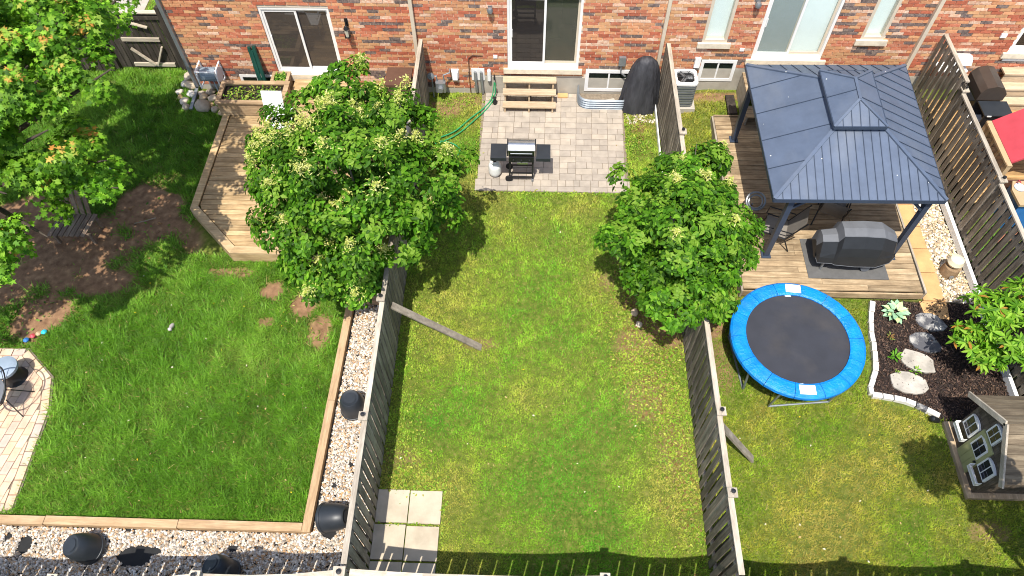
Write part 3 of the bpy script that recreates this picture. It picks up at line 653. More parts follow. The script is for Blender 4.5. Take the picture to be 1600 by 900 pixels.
# gate beside the left house and the fence beyond it
gt = thing('garden_gate', 'dark wooden gate with diagonal braces beside the left house corner', 'gate', (-9.9, 15.5, 0))
for i in range(11):
    xa = -11.0+i*.155; piece('board', gatewood, gt, xa, xa+.14, 15.52, 15.54, .08, 1.78)
mk('rail', MB().box(-11,-9.35,15.47,15.518,1.62,1.72), gatewood, gt); mk('rail', MB().box(-10.6,-9.6,15.47,15.518,.95,1.05), fencerailX, gt); mk('rail', MB().box(-10.6,-9.5,15.47,15.518,.15,.25), fencerailX, gt)
mk('brace', MB().beam((-10.45,15.45,.75),(-10.0,15.45,.22), .04, .07, (0,1,0)), fencerailX, gt); mk('brace', MB().beam((-9.62,15.45,.8),(-9.95,15.45,.22), .04, .07, (0,1,0)), fencerailX, gt); mk('brace', MB().beam((-10.4,15.45,1.62),(-9.75,15.45,1.4), .04, .07, (0,1,0)), fencerailX, gt)
mk('top_rail', MB().box(-11.05,-9.3,15.45,15.56,1.8,1.84), fencerailX, gt)
for q in (-9.28, -11.1): mk('post', MB().box(q-.06,q+.06,15.44,15.56,0,1.98), gatewood, gt)
sf = thing('side_fence', 'dark weathered fence running from the gate behind the maple tree', 'fence', (-12.6, 15.4, 0))
for i in range(16): piece('board', gatewood, sf, -13.7+i*.16, -13.555+i*.16, 15.38, 15.4, .05, 1.76)
mk('top_rail', MB().box(-13.7,-11.2,15.33,15.45,1.79,1.83), fencerailX, sf)
f2 = thing('side_fence', 'narrow dark board panel filling the space between gate and brick corner', 'fence', (-9.0, 15.45, 0))
for i in range(3): piece('board', gatewood, f2, -9.2+i*.155, -9.06+i*.155, 15.44, 15.46, .05, 1.75)
mk('rail', MB().box(-9.2,-8.76,15.4,15.438,1.5,1.6), gatewood, f2)
struct(mk('front_path', MB().box(-12.4,-11.2,16.4,24,.004,.02), concrete))
blades('lawn_grass', 'bright front lawn seen beyond the dark wooden gate', [(-11.1,16.0),(-8.8,16.0),(-8.8,19),(-11.1,19)], 900, .06, ('#5f9a22', '#7cb02c', '#9abf3a'), 25)

# ---------------------------------------------------------------- left yard: deck, planter, edging, gravel, pots
def clip_x(poly, y):
    xs_ = []
    for i in range(len(poly)):
        (xa, ya), (xb, yb) = poly[i], poly[(i+1)%len(poly)]
        if (ya > y) != (yb > y): xs_.append(xa+(y-ya)*(xb-xa)/(yb-ya))
    return sorted(xs_)
def decking(parent, poly, z, mat, seed, pitch=.146, inset=.1, joints=True):
    r = random.Random(seed); ys_ = [p[1] for p in poly]; y = min(ys_)+.02
    while y < max(ys_)-.05:
        a0, a1 = clip_x(poly, y+.005), clip_x(poly, min(y+pitch-.012, max(ys_)-.001))
        if len(a0) >= 2 and len(a1) >= 2:
            xa, xb, xc, xd = a0[0], a0[-1], a1[0], a1[-1]; cuts = [0, 1]
            if joints and xb-xa > 2.6: cuts = [0, r.choice((.33, .45, .62, .7)), 1]
            for c0, c1 in zip(cuts[:-1], cuts[1:]):
                e = .003; q = [(xa+(xb-xa)*c0+e, y), (xa+(xb-xa)*c1-e, y), (xc+(xd-xc)*c1-e, y+pitch-.012), (xc+(xd-xc)*c0+e, y+pitch-.012)]
                dz = r.uniform(0, .006); mk('deck_board', MB().prism(q, z-.035, z+dz), mat, parent)
        y += pitch
dk = thing('garden_deck', 'pale octagonal wooden deck with a lighter border by the left house', 'deck', (-5.7, 11.8, 0))
decking(dk, [(-7.5,13.95),(-7.52,10.55),(-6.42,9.44),(-4.6,9.44),(-3.95,10.15),(-3.95,14.66),(-6.2,14.66),(-6.2,13.95)], .3, deckX, 4)
DR = [(-7.68,13.95),(-7.7,10.45),(-6.5,9.24),(-4.55,9.24),(-3.75,10.1),(-3.75,14.6)]; DI = [(-7.515,13.95),(-7.535,10.54),(-6.43,9.425),(-4.6,9.425),(-3.94,10.14),(-3.94,14.6)]
for i in range(5):
    mk('rim_board', MB().prism([DR[i], DR[i+1], DI[i+1], DI[i]], .302, .345), deckrim if i in (1,2,3) else deckX, dk)
    a, b = DR[i], DR[i+1]; d_ = Vector((b[0]-a[0], b[1]-a[1], 0)).normalized(); n_ = Vector((d_.y, -d_.x, 0)) if True else 0
    mk('fascia', MB().prism([a, b, (b[0]-n_.x*.035, b[1]-n_.y*.035), (a[0]-n_.x*.035, a[1]-n_.y*.035)], .03, .3) if i not in (9,) else MB(), deckX, dk)
mk('frame', MB().prism([(-7.3,13.8),(-7.3,10.7),(-6.3,9.6),(-4.7,9.6),(-4.2,10.3),(-4.2,14.5)], .0, .22), gatewood, dk)
pl = thing('planter_box', 'long raised wooden planter with seedlings on the deck corner', 'planter', (-6.9, 13.9, .3))
mk('side_board', MB().box(-7.72,-6.08,13.5,13.54,.32,.72), planterwood, pl); mk('side_board', MB().box(-7.72,-6.08,14.2,14.24,.32,.72), planterwood, pl)
mk('end_board', MB().box(-7.72,-7.68,13.54,14.2,.32,.72), planterwood, pl); mk('end_board', MB().box(-6.12,-6.08,13.54,14.2,.32,.72), planterwood, pl)
for (a, b, c, d_) in ((-7.76,-6.04,13.46,13.58),(-7.76,-6.04,14.16,14.28)): mk('cap_board', MB().box(a,b,c,d_,.721,.755), planterwood, pl)
for a in (-7.76, -6.16): mk('cap_board', MB().box(a,a+.12,13.585,14.155,.721,.755), planterwood, pl)
mk('soil', MB().box(-7.67,-6.13,13.55,14.19,.34,.64), mulch_ground, pl)
mk('leg', MB().box(-7.7,-7.62,13.52,13.6,.0,.33).box(-7.7,-7.62,14.12,14.2,.0,.33), planterwood, pl)
r = np.random.default_rng(41); N = 260
P = np.column_stack([r.uniform(-7.6,-6.2,N), r.uniform(13.62,14.12,N), r.uniform(.65,.74,N)])
stuff(leaves('seedlings', P, np.column_stack([r.normal(0,.4,N), r.normal(0,.4,N), np.ones(N)]), .05+.05*r.random(N), np.array([lin(c) for c in ('#7fa23a','#5f8a2c','#a3b04f','#7a7f3d')])[r.integers(0,4,N)], LILAC, leaf, r, pl))
p2 = thing('small_planter', 'square wooden planter with green herbs beside the left sliding door', 'planter', (-6.36, 14.4, .3))
mk('box', MB().box(-6.58,-6.16,14.36,14.4,.3,.62).box(-6.58,-6.16,14.7,14.74,.3,.62).box(-6.58,-6.54,14.4,14.7,.3,.62).box(-6.2,-6.16,14.4,14.7,.3,.62).box(-6.6,-6.14,14.34,14.42,.621,.65).box(-6.6,-6.14,14.68,14.76,.621,.65).box(-6.6,-6.52,14.42,14.68,.621,.65).box(-6.22,-6.14,14.42,14.68,.621,.65), planterwood, p2)
mk('soil', MB().box(-6.54,-6.2,14.4,14.7,.3,.56), mulch_ground, p2)
N = 160; P = np.column_stack([r.uniform(-6.5,-6.24,N), r.uniform(14.42,14.68,N), r.uniform(.57,.72,N)])
stuff(leaves('herbs', P, np.column_stack([r.normal(0,.5,N), r.normal(0,.5,N), np.ones(N)]), .05+.04*r.random(N), np.array([lin(c) for c in ('#6f9a33','#4f7f26','#93ad4a')])[r.integers(0,3,N)], LILAC, leaf, r, p2))
dstep = thing('house_step', 'low wooden landing below the left sliding door', 'step', (-5.3, 14.4, .3))
for i in range(4): piece('deck_board', deckX, dstep, -6.05, -4.4, 14.1+i*.146, 14.234+i*.146, .44, .475)
mk('frame', MB().box(-6.0,-4.45,14.13,14.66,.305,.438), planterwood, dstep)
# poles leaning on the brick
gp = thing('folded_umbrella', 'folded dark green patio poles leaning against brick by the left door', 'poles', (-6.85, 14.6, .2))
mk('pole', MB().tube([(-6.98,W-.06,1.42),(-6.9,W-.35,.06)], .045, 8), darkgreen, gp); mk('pole', MB().tube([(-6.86,W-.06,1.45),(-6.75,W-.38,.06)], .05, 8), darkgreen, gp); mk('pole', MB().tube([(-6.92,W-.1,1.35),(-6.83,W-.42,.06)], .03, 8), darkgreen, gp)
# white chair on the deck, half hidden by the tree
wc = thing('white_chair', 'white plastic lounge chair on the deck partly hidden by the flowering tree', 'chair', (-6.1, 13.0, .3))
mk('seat', MB().obox((-6.0,12.95,.68), (.5,.5,.04), Matrix.Rotation(.08,3,'Y')), whitepl, wc); mk('backrest', MB().obox((-6.2,13.28,.95), (.5,.04,.6), Matrix.Rotation(-.35,3,'X')), whitepl, wc)
for (a, b) in ((-6.22,12.74),(-5.78,12.74),(-6.22,13.16),(-5.78,13.16)): mk('leg', MB().tube([(a,b,.66),(a,b,.3)], .02, 6), whitepl, wc)
for a in (-6.26, -5.74): mk('armrest', MB().box(a-.025,a+.025,12.72,13.2,.86,.89), whitepl, wc)
bx = thing('deck_storage', 'brown lidded deck storage box beside the left dividing fence', 'storage box', (-3.35, 14.3, .0))
mk('body', MB().box(-3.55,-2.98,13.95,14.55,0,.92), brownpl, bx); mk('lid', MB().box(-3.58,-2.95,13.92,14.58,.921,.99), brownpl, bx); mk('ledge', MB().box(-3.55,-3.0,13.7,13.92,0,.55), whitepl, bx)
gc = thing('deck_chair', 'grey metal folding chair on the deck beside the flowering tree', 'chair', (-5.75, 11.55, .3))
mk('backrest', MB().obox((-5.72,11.5,.75),(.44,.03,.5),Matrix.Rotation(.5,3,'Z')@Matrix.Rotation(-.4,3,'X')), greymetal, gc); mk('seat', MB().obox((-5.6,11.3,.58),(.44,.42,.03),Matrix.Rotation(.5,3,'Z')), greymetal, gc)
for (a, b) in ((-5.82,11.2),(-5.45,11.1),(-5.75,11.5),(-5.4,11.42)): mk('leg', MB().tube([(a,b,.57),(a,b,.3)], .014, 6), greymetal, gc)
# hose reel on the wall
hr = thing('hose_reel', 'white framed reel of grey hose standing against brick of the left house', 'hose reel', (-8.2, 14.6, .3))
mk('drum', MB().lathe([(.1,-.2),(.1,.2)], (-8.15,W-.25,.72), 14, Matrix.Rotation(math.pi/2,3,'Y')), whitepl, hr)
hpts = [(-8.34+.38*i/150, W-.25+.17*math.cos(i*.6), .72+.17*math.sin(i*.6)) for i in range(150)]
mk('hose', MB().tube(hpts, .014, 6).tube([(-8.05,W-.4,.62),(-7.98,W-.5,.2),(-7.85,W-.62,.05),(-7.7,W-.75,.06)], .014, 6), hoseblue, hr, smooth=True)
for a in (-8.4, -7.9): mk('side_frame', MB().tube([(a,W-.46,.45),(a,W-.46,.95),(a,W-.04,.95),(a,W-.04,.45)], .02, 6, True).lathe([(.19,-.012),(.19,.012)], (a,W-.25,.72), 14, Matrix.Rotation(math.pi/2,3,'Y')), whitepl, hr)
mk('handle_bar', MB().tube([(-8.4,W-.46,.95),(-7.9,W-.46,.95)], .02, 6), whitepl, hr)
mk('stand', MB().tube([(-8.35,W-.08,.5),(-8.35,W-.08,.02)], .018, 6).tube([(-7.95,W-.08,.5),(-7.95,W-.08,.02)], .018, 6), whitepl, hr)
tag(mk('downspout_extension', MB().beam((-8.74,W-.12,.1),(-8.72,13.95,.05), .085, .07), greymetal), 'grey metal downspout extension lying on the rocks', 'drainpipe')
# river rocks
def rock_mesh(seed):
    r = np.random.default_rng(seed); mb = MB(); n = 9
    prof = [(.0,-.42),(.33,-.36),(.5,-.05),(.46,.2),(.27,.4),(0,.46)]; mb.lathe(prof, n=n)
    V = np.array(mb.v); V *= 1+.16*np.sin(V[:,[1,2,0]]*7+seed)+.06*r.normal(0,1,(len(V),1)); me = bpy.data.meshes.new('rock')
    V[:n] = V[:n].mean(0); V[-n:] = V[-n:].mean(0)
    me.from_pydata(V.tolist(), [], mb.f); me.materials.append(rockm); me.polygons.foreach_set('use_smooth', [True]*len(me.polygons)); me.update(); return me
RK = [rock_mesh(i) for i in range(6)]
def rock(x, y, s, label, group, z=None, sq=.75):
    r = random.Random(int((x*131+y*57)*100)); o = link('garden_rock', RK[r.randrange(6)], None, (x, y, (gzf(x, y) if z is None else z)+s*sq*.36), (r.uniform(-.15,.15), r.uniform(-.15,.15), r.uniform(0,6)), (s*r.uniform(.85,1.25), s*r.uniform(.8,1.1), s*sq))
    return tag(o, label, 'rock', group)
for (x, y, s) in ((-9.05,15.15,.36),(-8.95,14.82,.32),(-9.2,14.6,.2),(-8.85,14.5,.26),(-8.98,14.25,.25),(-9.15,14.9,.22),(-8.88,14.05,.2),(-9.12,14.4,.18)):
    rock(x, y, s, 'rounded river rock on the lawn side of the downspout extension', 'rocks left of the downspout extension')
for (x, y, s) in ((-8.42,14.02,.42),(-8.1,13.96,.26),(-8.5,14.4,.25),(-8.25,14.35,.28),(-8.0,14.2,.25),(-7.85,14.45,.22),(-8.4,14.62,.22),(-8.05,14.55,.2),(-7.82,14.05,.2),(-8.6,14.25,.17),(-8.25,14.15,.17),(-7.9,13.85,.18),(-8.6,14.55,.2)):
    rock(x, y, s, 'rounded rock heaped between the downspout extension and the deck', 'rocks beside the planter')
for (x, y, s) in ((-3.72,8.5,.26),(-3.5,8.46,.24),(-3.28,8.47,.25),(-3.06,8.44,.2),(-3.9,8.8,.22)):
    rock(x, y, s, 'dark grey cobble in the row closing off the white gravel strip', 'cobbles round the flowering tree', sq=.95)
for (x, y, s) in ((2.3,8.1,.22),(2.38,7.82,.16)): rock(x, y, s, 'grey rock on the lawn edge under the tree by the dark fence', 'rocks under the tree by the dark fence')
# timber edging
te = thing('timber_edging', 'pale timber edging boards around the deep green lawn', 'edging', (-3.8, 5.8, 0))
mk('timber', MB().beam((-3.71,8.34,.08),(-3.755,5.9,.08), .15, .16), timberY, te); mk('timber', MB().beam((-3.757,5.89,.08),(-3.8,3.37,.08), .15, .16), timberY, te)
for a, b in ((-13.4,-11.2),(-11.19,-8.5),(-8.49,-6.1),(-6.09,-3.88)): mk('timber', MB().beam((a,3.46-.004*(a+3.8)*0,.08),(b,3.45,.08), .15, .16), timberX, te)
mk('end_timber', MB().box(-3.63,-2.75,8.18,8.32,.01,.17), timberX, te)
# gravel
def pebbles(name, label, poly, dens, size, cols, seed, z0=.0, layers=2, holes=()):
    r = np.random.default_rng(seed); P = np.array(poly); lo, hi = P.min(0), P.max(0); n = int((hi-lo).prod()*dens)
    x = r.uniform(lo[0],hi[0],n); y = r.uniform(lo[1],hi[1],n); k = inpoly(x, y, poly)
    for (cx, cy, rx, ry) in holes: k &= (((x-cx)/rx)**2+((y-cy)/ry)**2+1.3*(fbm(x, y, 4, 3)-.5)) > 1
    x = x[k]; y = y[k]; n = len(x); z = gz(x, y)+z0+r.uniform(0, .018*layers, n)
    a_ = np.linspace(0, 2*np.pi, 6, endpoint=False); ring = np.stack([np.cos(a_), np.sin(a_), 0*a_], -1)*.5; ring2 = ring*np.array([.7,.7,1])+np.array([0,0,.33])
    T = np.concatenate([ring, ring2, [[0,0,.42]]]); Fc = [(i,(i+1)%6,6+(i+1)%6) for i in range(6)]+[(i,6+(i+1)%6,6+i) for i in range(6)]+[(6+i,6+(i+1)%6,12) for i in range(6)]
    Fc = np.array(Fc); T = T[None]*(1+.15*r.normal(0,1,(n,13,1)))
    sc = size*(.55+.9*r.random((n,1,1))); el = 1+.6*r.random((n,1)); ang = r.uniform(0,6.28,n); tl = r.normal(0,.35,(n,2))
    X = T[...,0]*el; Y = T[...,1]; Z = T[...,2]*(.7+.5*r.random((n,1))); ca, sa = np.cos(ang)[:,None], np.sin(ang)[:,None]
    X, Y = X*ca-Y*sa, X*sa+Y*ca; Z = Z+X*tl[:,:1]+Y*tl[:,1:]
    V = np.stack([X, Y, Z], -1)*sc+np.stack([x, y, z], -1)[:,None]
    c = np.array([lin(q) for q in cols])[r.integers(0,len(cols),n)]*(.75+.4*r.random((n,1)))
    o = npmesh(name, V.reshape(-1,3), (Fc[None]+(np.arange(n)*13)[:,None,None]).reshape(-1,3), pebble, np.repeat(c,13,0))
    return tag(o, label, 'gravel', kind='stuff')
struct(mk('gravel_bed', MB().prism(GRAV, .004, .022), fabric_black))
struct(mk('gravel_bed', MB().prism([(8.99,14.0),(8.93,8.55),(9.57,8.5),(9.6,14.2)], .006, .02), joint))
pebbles('white_gravel', 'white and tan landscape gravel between timber edging and board fences', [(-13,3.36),(-3.86,3.36),(-3.68,3.4),(-3.6,8.17),(-2.75,8.17),(-2.75,2.6),(-13,2.4)], 2700, .034, ('#d9d0c3','#cbbda9','#e6dfd4','#bfa98f','#ad977d','#cfc5b8','#a69d91','#b8936a','#8f867b'), 51, .02, 2, ((-6.75,2.92,.3,.17),(-6.45,3.0,.16,.07),(-8.75,3.05,.13,.16),(-5.05,3.08,.1,.07),(-9.1,3.2,.06,.05),(-3.45,4.25,.06,.05),(-3.2,4.65,.06,.04),(-3.4,3.4,.12,.1)))
pebbles('tan_gravel', 'tan and white pea gravel strip between sandstone pavers and slatted fence', [(8.97,14.0),(8.92,8.6),(9.55,8.5),(9.58,14.2)], 1100, .042, ('#d9c7a6','#c9b189','#e6d9c2','#b39c7a','#a8977f','#e9e2d5'), 52, .015, 2)
pebbles('tan_gravel', 'bare strip of pale pebbles by the covered item on the patio edge', [(2.45,13.75),(3.2,13.8),(3.2,14.7),(2.5,14.7)], 350, .045, ('#b3a58c','#c9bda6','#96897a','#d6cbb8'), 53, 0, 1)
# upturned planters
potp = [(.135,.44),(.15,.445),(.175,.42),(.215,.28),(.232,.12),(.235,.02),(.24,0)]
def pot(x, y, label, z=.05, M=None, s=1.08):
    t_ = thing('upturned_planter', label, 'planter', (x, y, z), 'black planters lying on the gravel')
    body = MB().lathe([(a*s, b*s) for a, b in reversed(potp)], n=28)
    hole = MB().lathe([(.105*s,.449*s),(.1*s,.44*s),(.0,.438*s)], n=24); rim = MB().lathe([(.243*s,.0),(.25*s,.02*s),(.243*s,.05*s),(.236*s,.055*s)], n=28)
    if M:
        for q in (body, hole, rim): q.xf(M)
    for nm, q, mt in (('body', body, blackplast), ('base_dish', hole, blackplast), ('rim', rim, blackplast)): mk(nm, q, mt, t_, world=False, smooth=True)
    return t_
pot(-3.3, 5.78, 'black planter upside down on white gravel beside the left dividing fence')
pot(-7.5, 3.0, 'black planter tilted upside down on gravel near the exposed fabric patch', .07, Matrix.Rotation(-.32,3,'Y')@Matrix.Rotation(.1,3,'X'))
pot(-3.5, 3.6, 'black planter lying on its side in the gravel corner by the timber edging', .24, Matrix.Rotation(1.25,3,'Y')@Matrix.Translation((0,0,-.2)).to_3x3())
pot(-5.02, 2.62, 'black planter tipped in the shade at the gravel edge', .08, Matrix.Rotation(-.35,3,'Y')@Matrix.Rotation(-.2,3,'X'))
# tan brick patio
bp = MB().prism(BRICKP, .004, .03); bpo = struct(mk('brick_patio', bp, joint)); random.seed(3)
ang = R(-14)
inner = [(-12.6,6.72),(-10.28,6.72),(-9.66,6.2),(-9.48,5.58),(-9.42,3.62),(-12.6,3.62)]
def clip_convex(q, poly):
    n = len(poly); ar = sum(poly[i][0]*poly[(i+1)%n][1]-poly[(i+1)%n][0]*poly[i][1] for i in range(n)); P = poly if ar > 0 else poly[::-1]
    for i in range(n):
        (ax, ay), (bx_, by_) = P[i], P[(i+1)%n]; out = []
        sd_ = lambda p: (bx_-ax)*(p[1]-ay)-(by_-ay)*(p[0]-ax)
        for k in range(len(q)):
            a, b = q[k], q[(k+1)%len(q)]; da, db = sd_(a), sd_(b)
            if da >= 0: out.append(a)
            if (da >= 0) != (db >= 0): t_ = da/(da-db); out.append((a[0]+(b[0]-a[0])*t_, a[1]+(b[1]-a[1])*t_))
        q = out
        if len(q) < 3: return []
    return q
inner = [(-11.9,6.755),(-10.27,6.755),(-9.645,6.22),(-9.45,5.58),(-9.39,3.62),(-11.9,3.62)]
for i in range(-2, 26):
    for j in range(-3, 22):
        u = -12.6+i*.165; v = 3.5+j*.262+(.13 if i%2 else 0); cx, cy = u+(v-3.5)*.16, v
        q = clip_convex([(cx-.077,cy-.125),(cx+.077,cy-.125),(cx+.077+.04,cy+.125),(cx-.077+.04,cy+.125)], inner)
        if len(q) < 3 or abs(sum(q[k][0]*q[(k+1)%len(q)][1]-q[(k+1)%len(q)][0]*q[k][1] for k in range(len(q))))/2 < .004: continue
        mk('paver', MB().prism(q, .03, .052+random.uniform(0,.006)), paver_tan, bpo)
bord = [(-12.0,6.84),(-10.24,6.84),(-9.56,6.26),(-9.36,5.58),(-9.3,3.64)]
for a, b in zip(bord[:-1], bord[1:]):
    A = Vector((a[0],a[1],0)); B = Vector((b[0],b[1],0)); n = max(1, round((B-A).length/.26))
    for k in range(n):
        p0 = A.lerp(B, (k+.04)/n); p1 = A.lerp(B, (k+.96)/n); mk('paver', MB().beam((p0.x,p0.y,.042),(p1.x,p1.y,.042), .15, .03), paver_tan, bpo)
# wire chair and grey pot at the frame edge
ch = thing('wire_chair', 'black wire hoop chair with grey cushion on the tan brick patio', 'chair', (-9.98, 5.72, .05))
def hoop(c, rx, ry, M, n=28): return [Vector(c)+M@Vector((rx*math.cos(2*math.pi*k/n), ry*math.sin(2*math.pi*k/n), 0)) for k in range(n)]
Mh = Matrix.Rotation(R(-35),3,'Y')@Matrix.Rotation(R(20),3,'X'); hc = Vector((-10.0,5.72,.72))
mk('hoop', MB().tube(hoop(hc,.42,.42,Mh), .014, 6, True).tube(hoop(hc-Vector((.02,0,.2)),.26,.26,Mh), .008, 5, True), black, ch)
for k in range(12):
    a = 2*math.pi*k/12; e = Vector((math.cos(a), math.sin(a), 0)); mk('wire', MB().tube([hc+Mh@(e*.42), hc+Mh@(e*.26)-Vector((.02,0,.2)), hc+Mh@(e*.05)-Vector((.04,0,.27))], .006, 4), black, ch)
mk('cushion', MB().lathe([(0,-.04),(.22,-.03),(.26,.02),(.2,.06),(0,.07)], hc-Vector((.03,0,.2)), 18, Mh), greycloth, ch, smooth=True)
for a, b in ((.3,.25),(-.28,.28),(.28,-.28),(-.28,-.26)): mk('leg', MB().tube([hc+Vector((a*.4,b*.4,-.26)), (hc.x+a,hc.y+b,.055)], .011, 6), black, ch)
gp2 = thing('grey_stool', 'round grey padded stool on the tan brick patio behind the wire chair', 'stool', (-10.2, 6.28, .05))
mk('seat', MB().lathe([(.2,0),(.25,.03),(.25,.09),(.18,.12),(0,.13)], (-10.2,6.28,.4), 20), plain('stool_vinyl','#8a98a6',.5), gp2, smooth=True); mk('base', MB().lathe([(.24,0),(.2,.05),(.14,.36)], (-10.2,6.28,.053), 16), black, gp2, smooth=True)
# bench under the maple
bn = thing('slatted_bench', 'weathered slatted wooden chair in the shade under the maple', 'chair', (-10.1, 9.95, 0))
for k in range(7): piece('slat', bench_wood, bn, -10.62+k*.125, -10.52+k*.125, 9.6, 10.2, .36, .385, (R(8),0,R(-14)))
mk('frame', MB().box(-10.6,-9.72,9.66,9.7,.28,.335).box(-10.6,-9.72,10.12,10.16,.33,.355), bench_wood, bn)
for k in range(6): piece('back_slat', bench_wood, bn, -10.62+k*.14, -10.51+k*.14, 10.28, 10.3, .4, 1.0, (R(-20),0,R(-14)))
for a, b in ((-10.58,9.68),(-9.76,9.68),(-10.58,10.14),(-9.76,10.14)): mk('leg', MB().box(a-.03,a+.03,b-.03,b+.03,0,.29), bench_wood, bn)
tag(mk('toy_ball', MB().lathe([(.12*math.sin(math.pi*k/10), -.12*math.cos(math.pi*k/10)) for k in range(11)], (-10.0,11.75,.12), 16), plain('ball_grey','#aaa6a6',.6), smooth=True), 'pale grey ball on shaded grass beside the maple branches', 'ball')
tag(mk('bare_stick', MB().tube([(-9.05,10.25,.02),(-8.85,10.3,.04),(-8.6,10.42,.03)], .013, 5), plain('dry_stick','#8d7c68',.9)), 'bare dry stick on soil between maple and deck', 'stick')
tag(mk('lawn_toy', MB().lathe([(0,0),(.035,.02),(.05,.1),(.03,.16),(.045,.2),(0,.25)], (-7.4,7.62,.02), 10, Matrix.Rotation(1.2,3,'X')), plain('lawn_toy_grey','#b3aaa4',.7), smooth=True), 'small pale grey toy lying on the deep green lawn', 'toy')
for (x, y, mt, nm) in ((-10.22,7.22,redpl,'red'),(-10.02,7.32,cyanpl,'turquoise'),(-10.32,7.12,bluepl,'blue'),(-10.12,7.28,tanpl,'tan')):
    tag(mk('toy_piece', MB().lathe([(.0,0),(.05,.01),(.06,.05),(.03,.08),(0,.09)], (x,y,.03), 8), mt, smooth=True), nm+' plastic toy piece in weeds by the tan brick patio', 'toy')

# ---------------------------------------------------------------- middle yard: slabs, patio, steps, barbecue
sl = [(-2.62,3.61,-2.05,4.2),(-2.03,3.6,-1.45,4.19),(-2.62,2.97,-2.06,3.57),(-2.04,2.96,-1.46,3.55),(-2.62,2.5,-2.06,2.93),(-2.04,2.5,-1.47,2.92)]
for i, (a, b, c, d_) in enumerate(sl):
    o = mk('paving_slab', MB().box(a,c,b,d_,.0,.045+.004*(i%3)), slabmat); tag(o, 'square concrete slab at the fence corner of the middle lawn', 'paving slab', 'slabs in the fence corner')
pa = struct(mk('patio', MB().prism([(PATIO[0],PATIO[2]),(PATIO[1],PATIO[2]),(PATIO[1],14.2),(2.2,W-.01),(-1.25,W-.01)], .004, .022), joint))
random.seed(12); yy = PATIO[2]; cw = .393; row = 0
def lay(x0, x1, y0, y1):
    g_ = .005; piece('paver', paver_grey, pa, x0+g_, x1-g_, y0+g_, y1-g_, .022, .042+random.uniform(0,.007), flat=True)
# border course
x = PATIO[0]-.05
while x < PATIO[1]-.05:
    wv = min(cw, PATIO[1]+.02-x); lay(x, x+wv, yy, yy+.16); h = x+wv*random.choice((.33,.5,.62)); lay(x, h, yy+.16, yy+.36); lay(h, x+wv, yy+.16, yy+.36); x += wv
yy += .36
while yy < W-.12:
    x = PATIO[0]+.01*row; hgt = min(.385, W-.02-yy)
    while x < PATIO[1]-.1:
        wv = min(cw, PATIO[1]-x); s_ = random.random(); h2 = hgt*random.choice((.48,.5,.55))
        top_full = s_ < .5
        for (a, b, full) in ((yy, yy+h2, top_full), (yy+h2, yy+hgt, not top_full)):
            if yy > 14.1 and (x > 2.1): continue
            if full: lay(x, x+wv, a, b)
            else:
                m_ = x+wv*random.choice((.35,.5,.65)); lay(x, m_, a, b); lay(m_, x+wv, a, b)
        x += wv
    yy += hgt; row += 1
st = thing('wooden_steps', 'new pale lumber steps with three treads below the patio door', 'steps', (0, 14.35, .045))
for (z, y0) in ((.24,14.03),(.46,14.25),(.67,14.47)):
    mk('tread', MB().box(-.69,.66,y0,y0+.22,z-.035,z), newwood, st)
for a in (-.63, -.02, .58):
    mk('stringer', MB().box(a-.02,a+.02,14.05,14.68,.045,.203).box(a-.02,a+.02,14.29,14.68,.203,.424).box(a-.02,a+.02,14.5,14.68,.424,.634), newwood, st)
mk('riser_board', MB().box(-.66,.63,14.66,14.69,.06,.63), fencerailX, st)
tag(mk('hose_nozzle', MB().lathe([(.0,0),(.05,0),(.06,.08),(.03,.14),(.05,.2),(0,.21)], (-.9,14.35,.05), 10), black, smooth=True), 'small black nozzle standing on paving left of the steps', 'nozzle')
# barbecue
bq = thing('gas_barbecue', 'gas barbecue with silver lid and two black side shelves on the patio', 'barbecue', (-.18, 11.9, .045))
lid = [(12.12,.88),(12.12,1.0),(12.06,1.1),(11.96,1.14),(11.84,1.12),(11.76,1.04)]
def loftx(mb, prof, x0, x1, close=True):
    n = len(prof); vs_ = [(x0,y,z) for y, z in prof]+[(x1,y,z) for y, z in prof]; fs = [(i,i+1,n+i+1,n+i) for i in range(n-1)]
    if close: fs += [tuple(range(n-1,-1,-1)), tuple(range(n,2*n))]
    return mb.add(vs_, fs)
mk('lid', loftx(MB(), lid+[(11.76,.88)], -.47, .13), steel, bq, smooth=True)
mk('lid_front', MB().box(-.465,.125,11.745,11.758,.9,1.03), plain('green_black_enamel','#1d2616',.25), bq)
for a in (-.5, .135): mk('lid_end', loftx(MB(), [(12.13,.87),(12.13,1.01),(12.06,1.12),(11.95,1.155),(11.83,1.135),(11.745,1.05),(11.745,.87)], a, a+.025), black, bq)
mk('handle', MB().tube([(-.42,11.72,.98),(.08,11.72,.98)], .014, 8), steel, bq)
mk('firebox', MB().add([(-.47,11.76,.87),(.13,11.76,.87),(.13,12.12,.87),(-.47,12.12,.87),(-.42,11.82,.62),(.08,11.82,.62),(.08,12.06,.62),(-.42,12.06,.62)], [(0,1,2,3),(7,6,5,4),(0,4,5,1),(1,5,6,2),(2,6,7,3),(3,7,4,0)]), black, bq)
mk('control_panel', MB().box(-.46,.12,11.7,11.74,.72,.868), black, bq); mk('panel_plate', MB().box(-.26,-.02,11.692,11.699,.66,.72), steel, bq)
for a in (-.35,-.17,.02): mk('knob', MB().lathe([(.025,0),(.02,.03)], (a,11.7,.79), 10, Matrix.Rotation(math.pi/2,3,'X')), black, bq)
for (a, b) in ((-.88,-.51),(.17,.5)): mk('side_shelf', MB().box(a,b,11.68,12.12,.86,.89).box(a,b,11.66,11.68,.8,.89), blackplast, bq)
for a in (-.44, .1):
    for y_ in (11.76, 12.08): mk('leg', MB().box(a-.018,a+.018,y_-.018,y_+.018,.06 if a > 0 else .12,.64), black, bq)
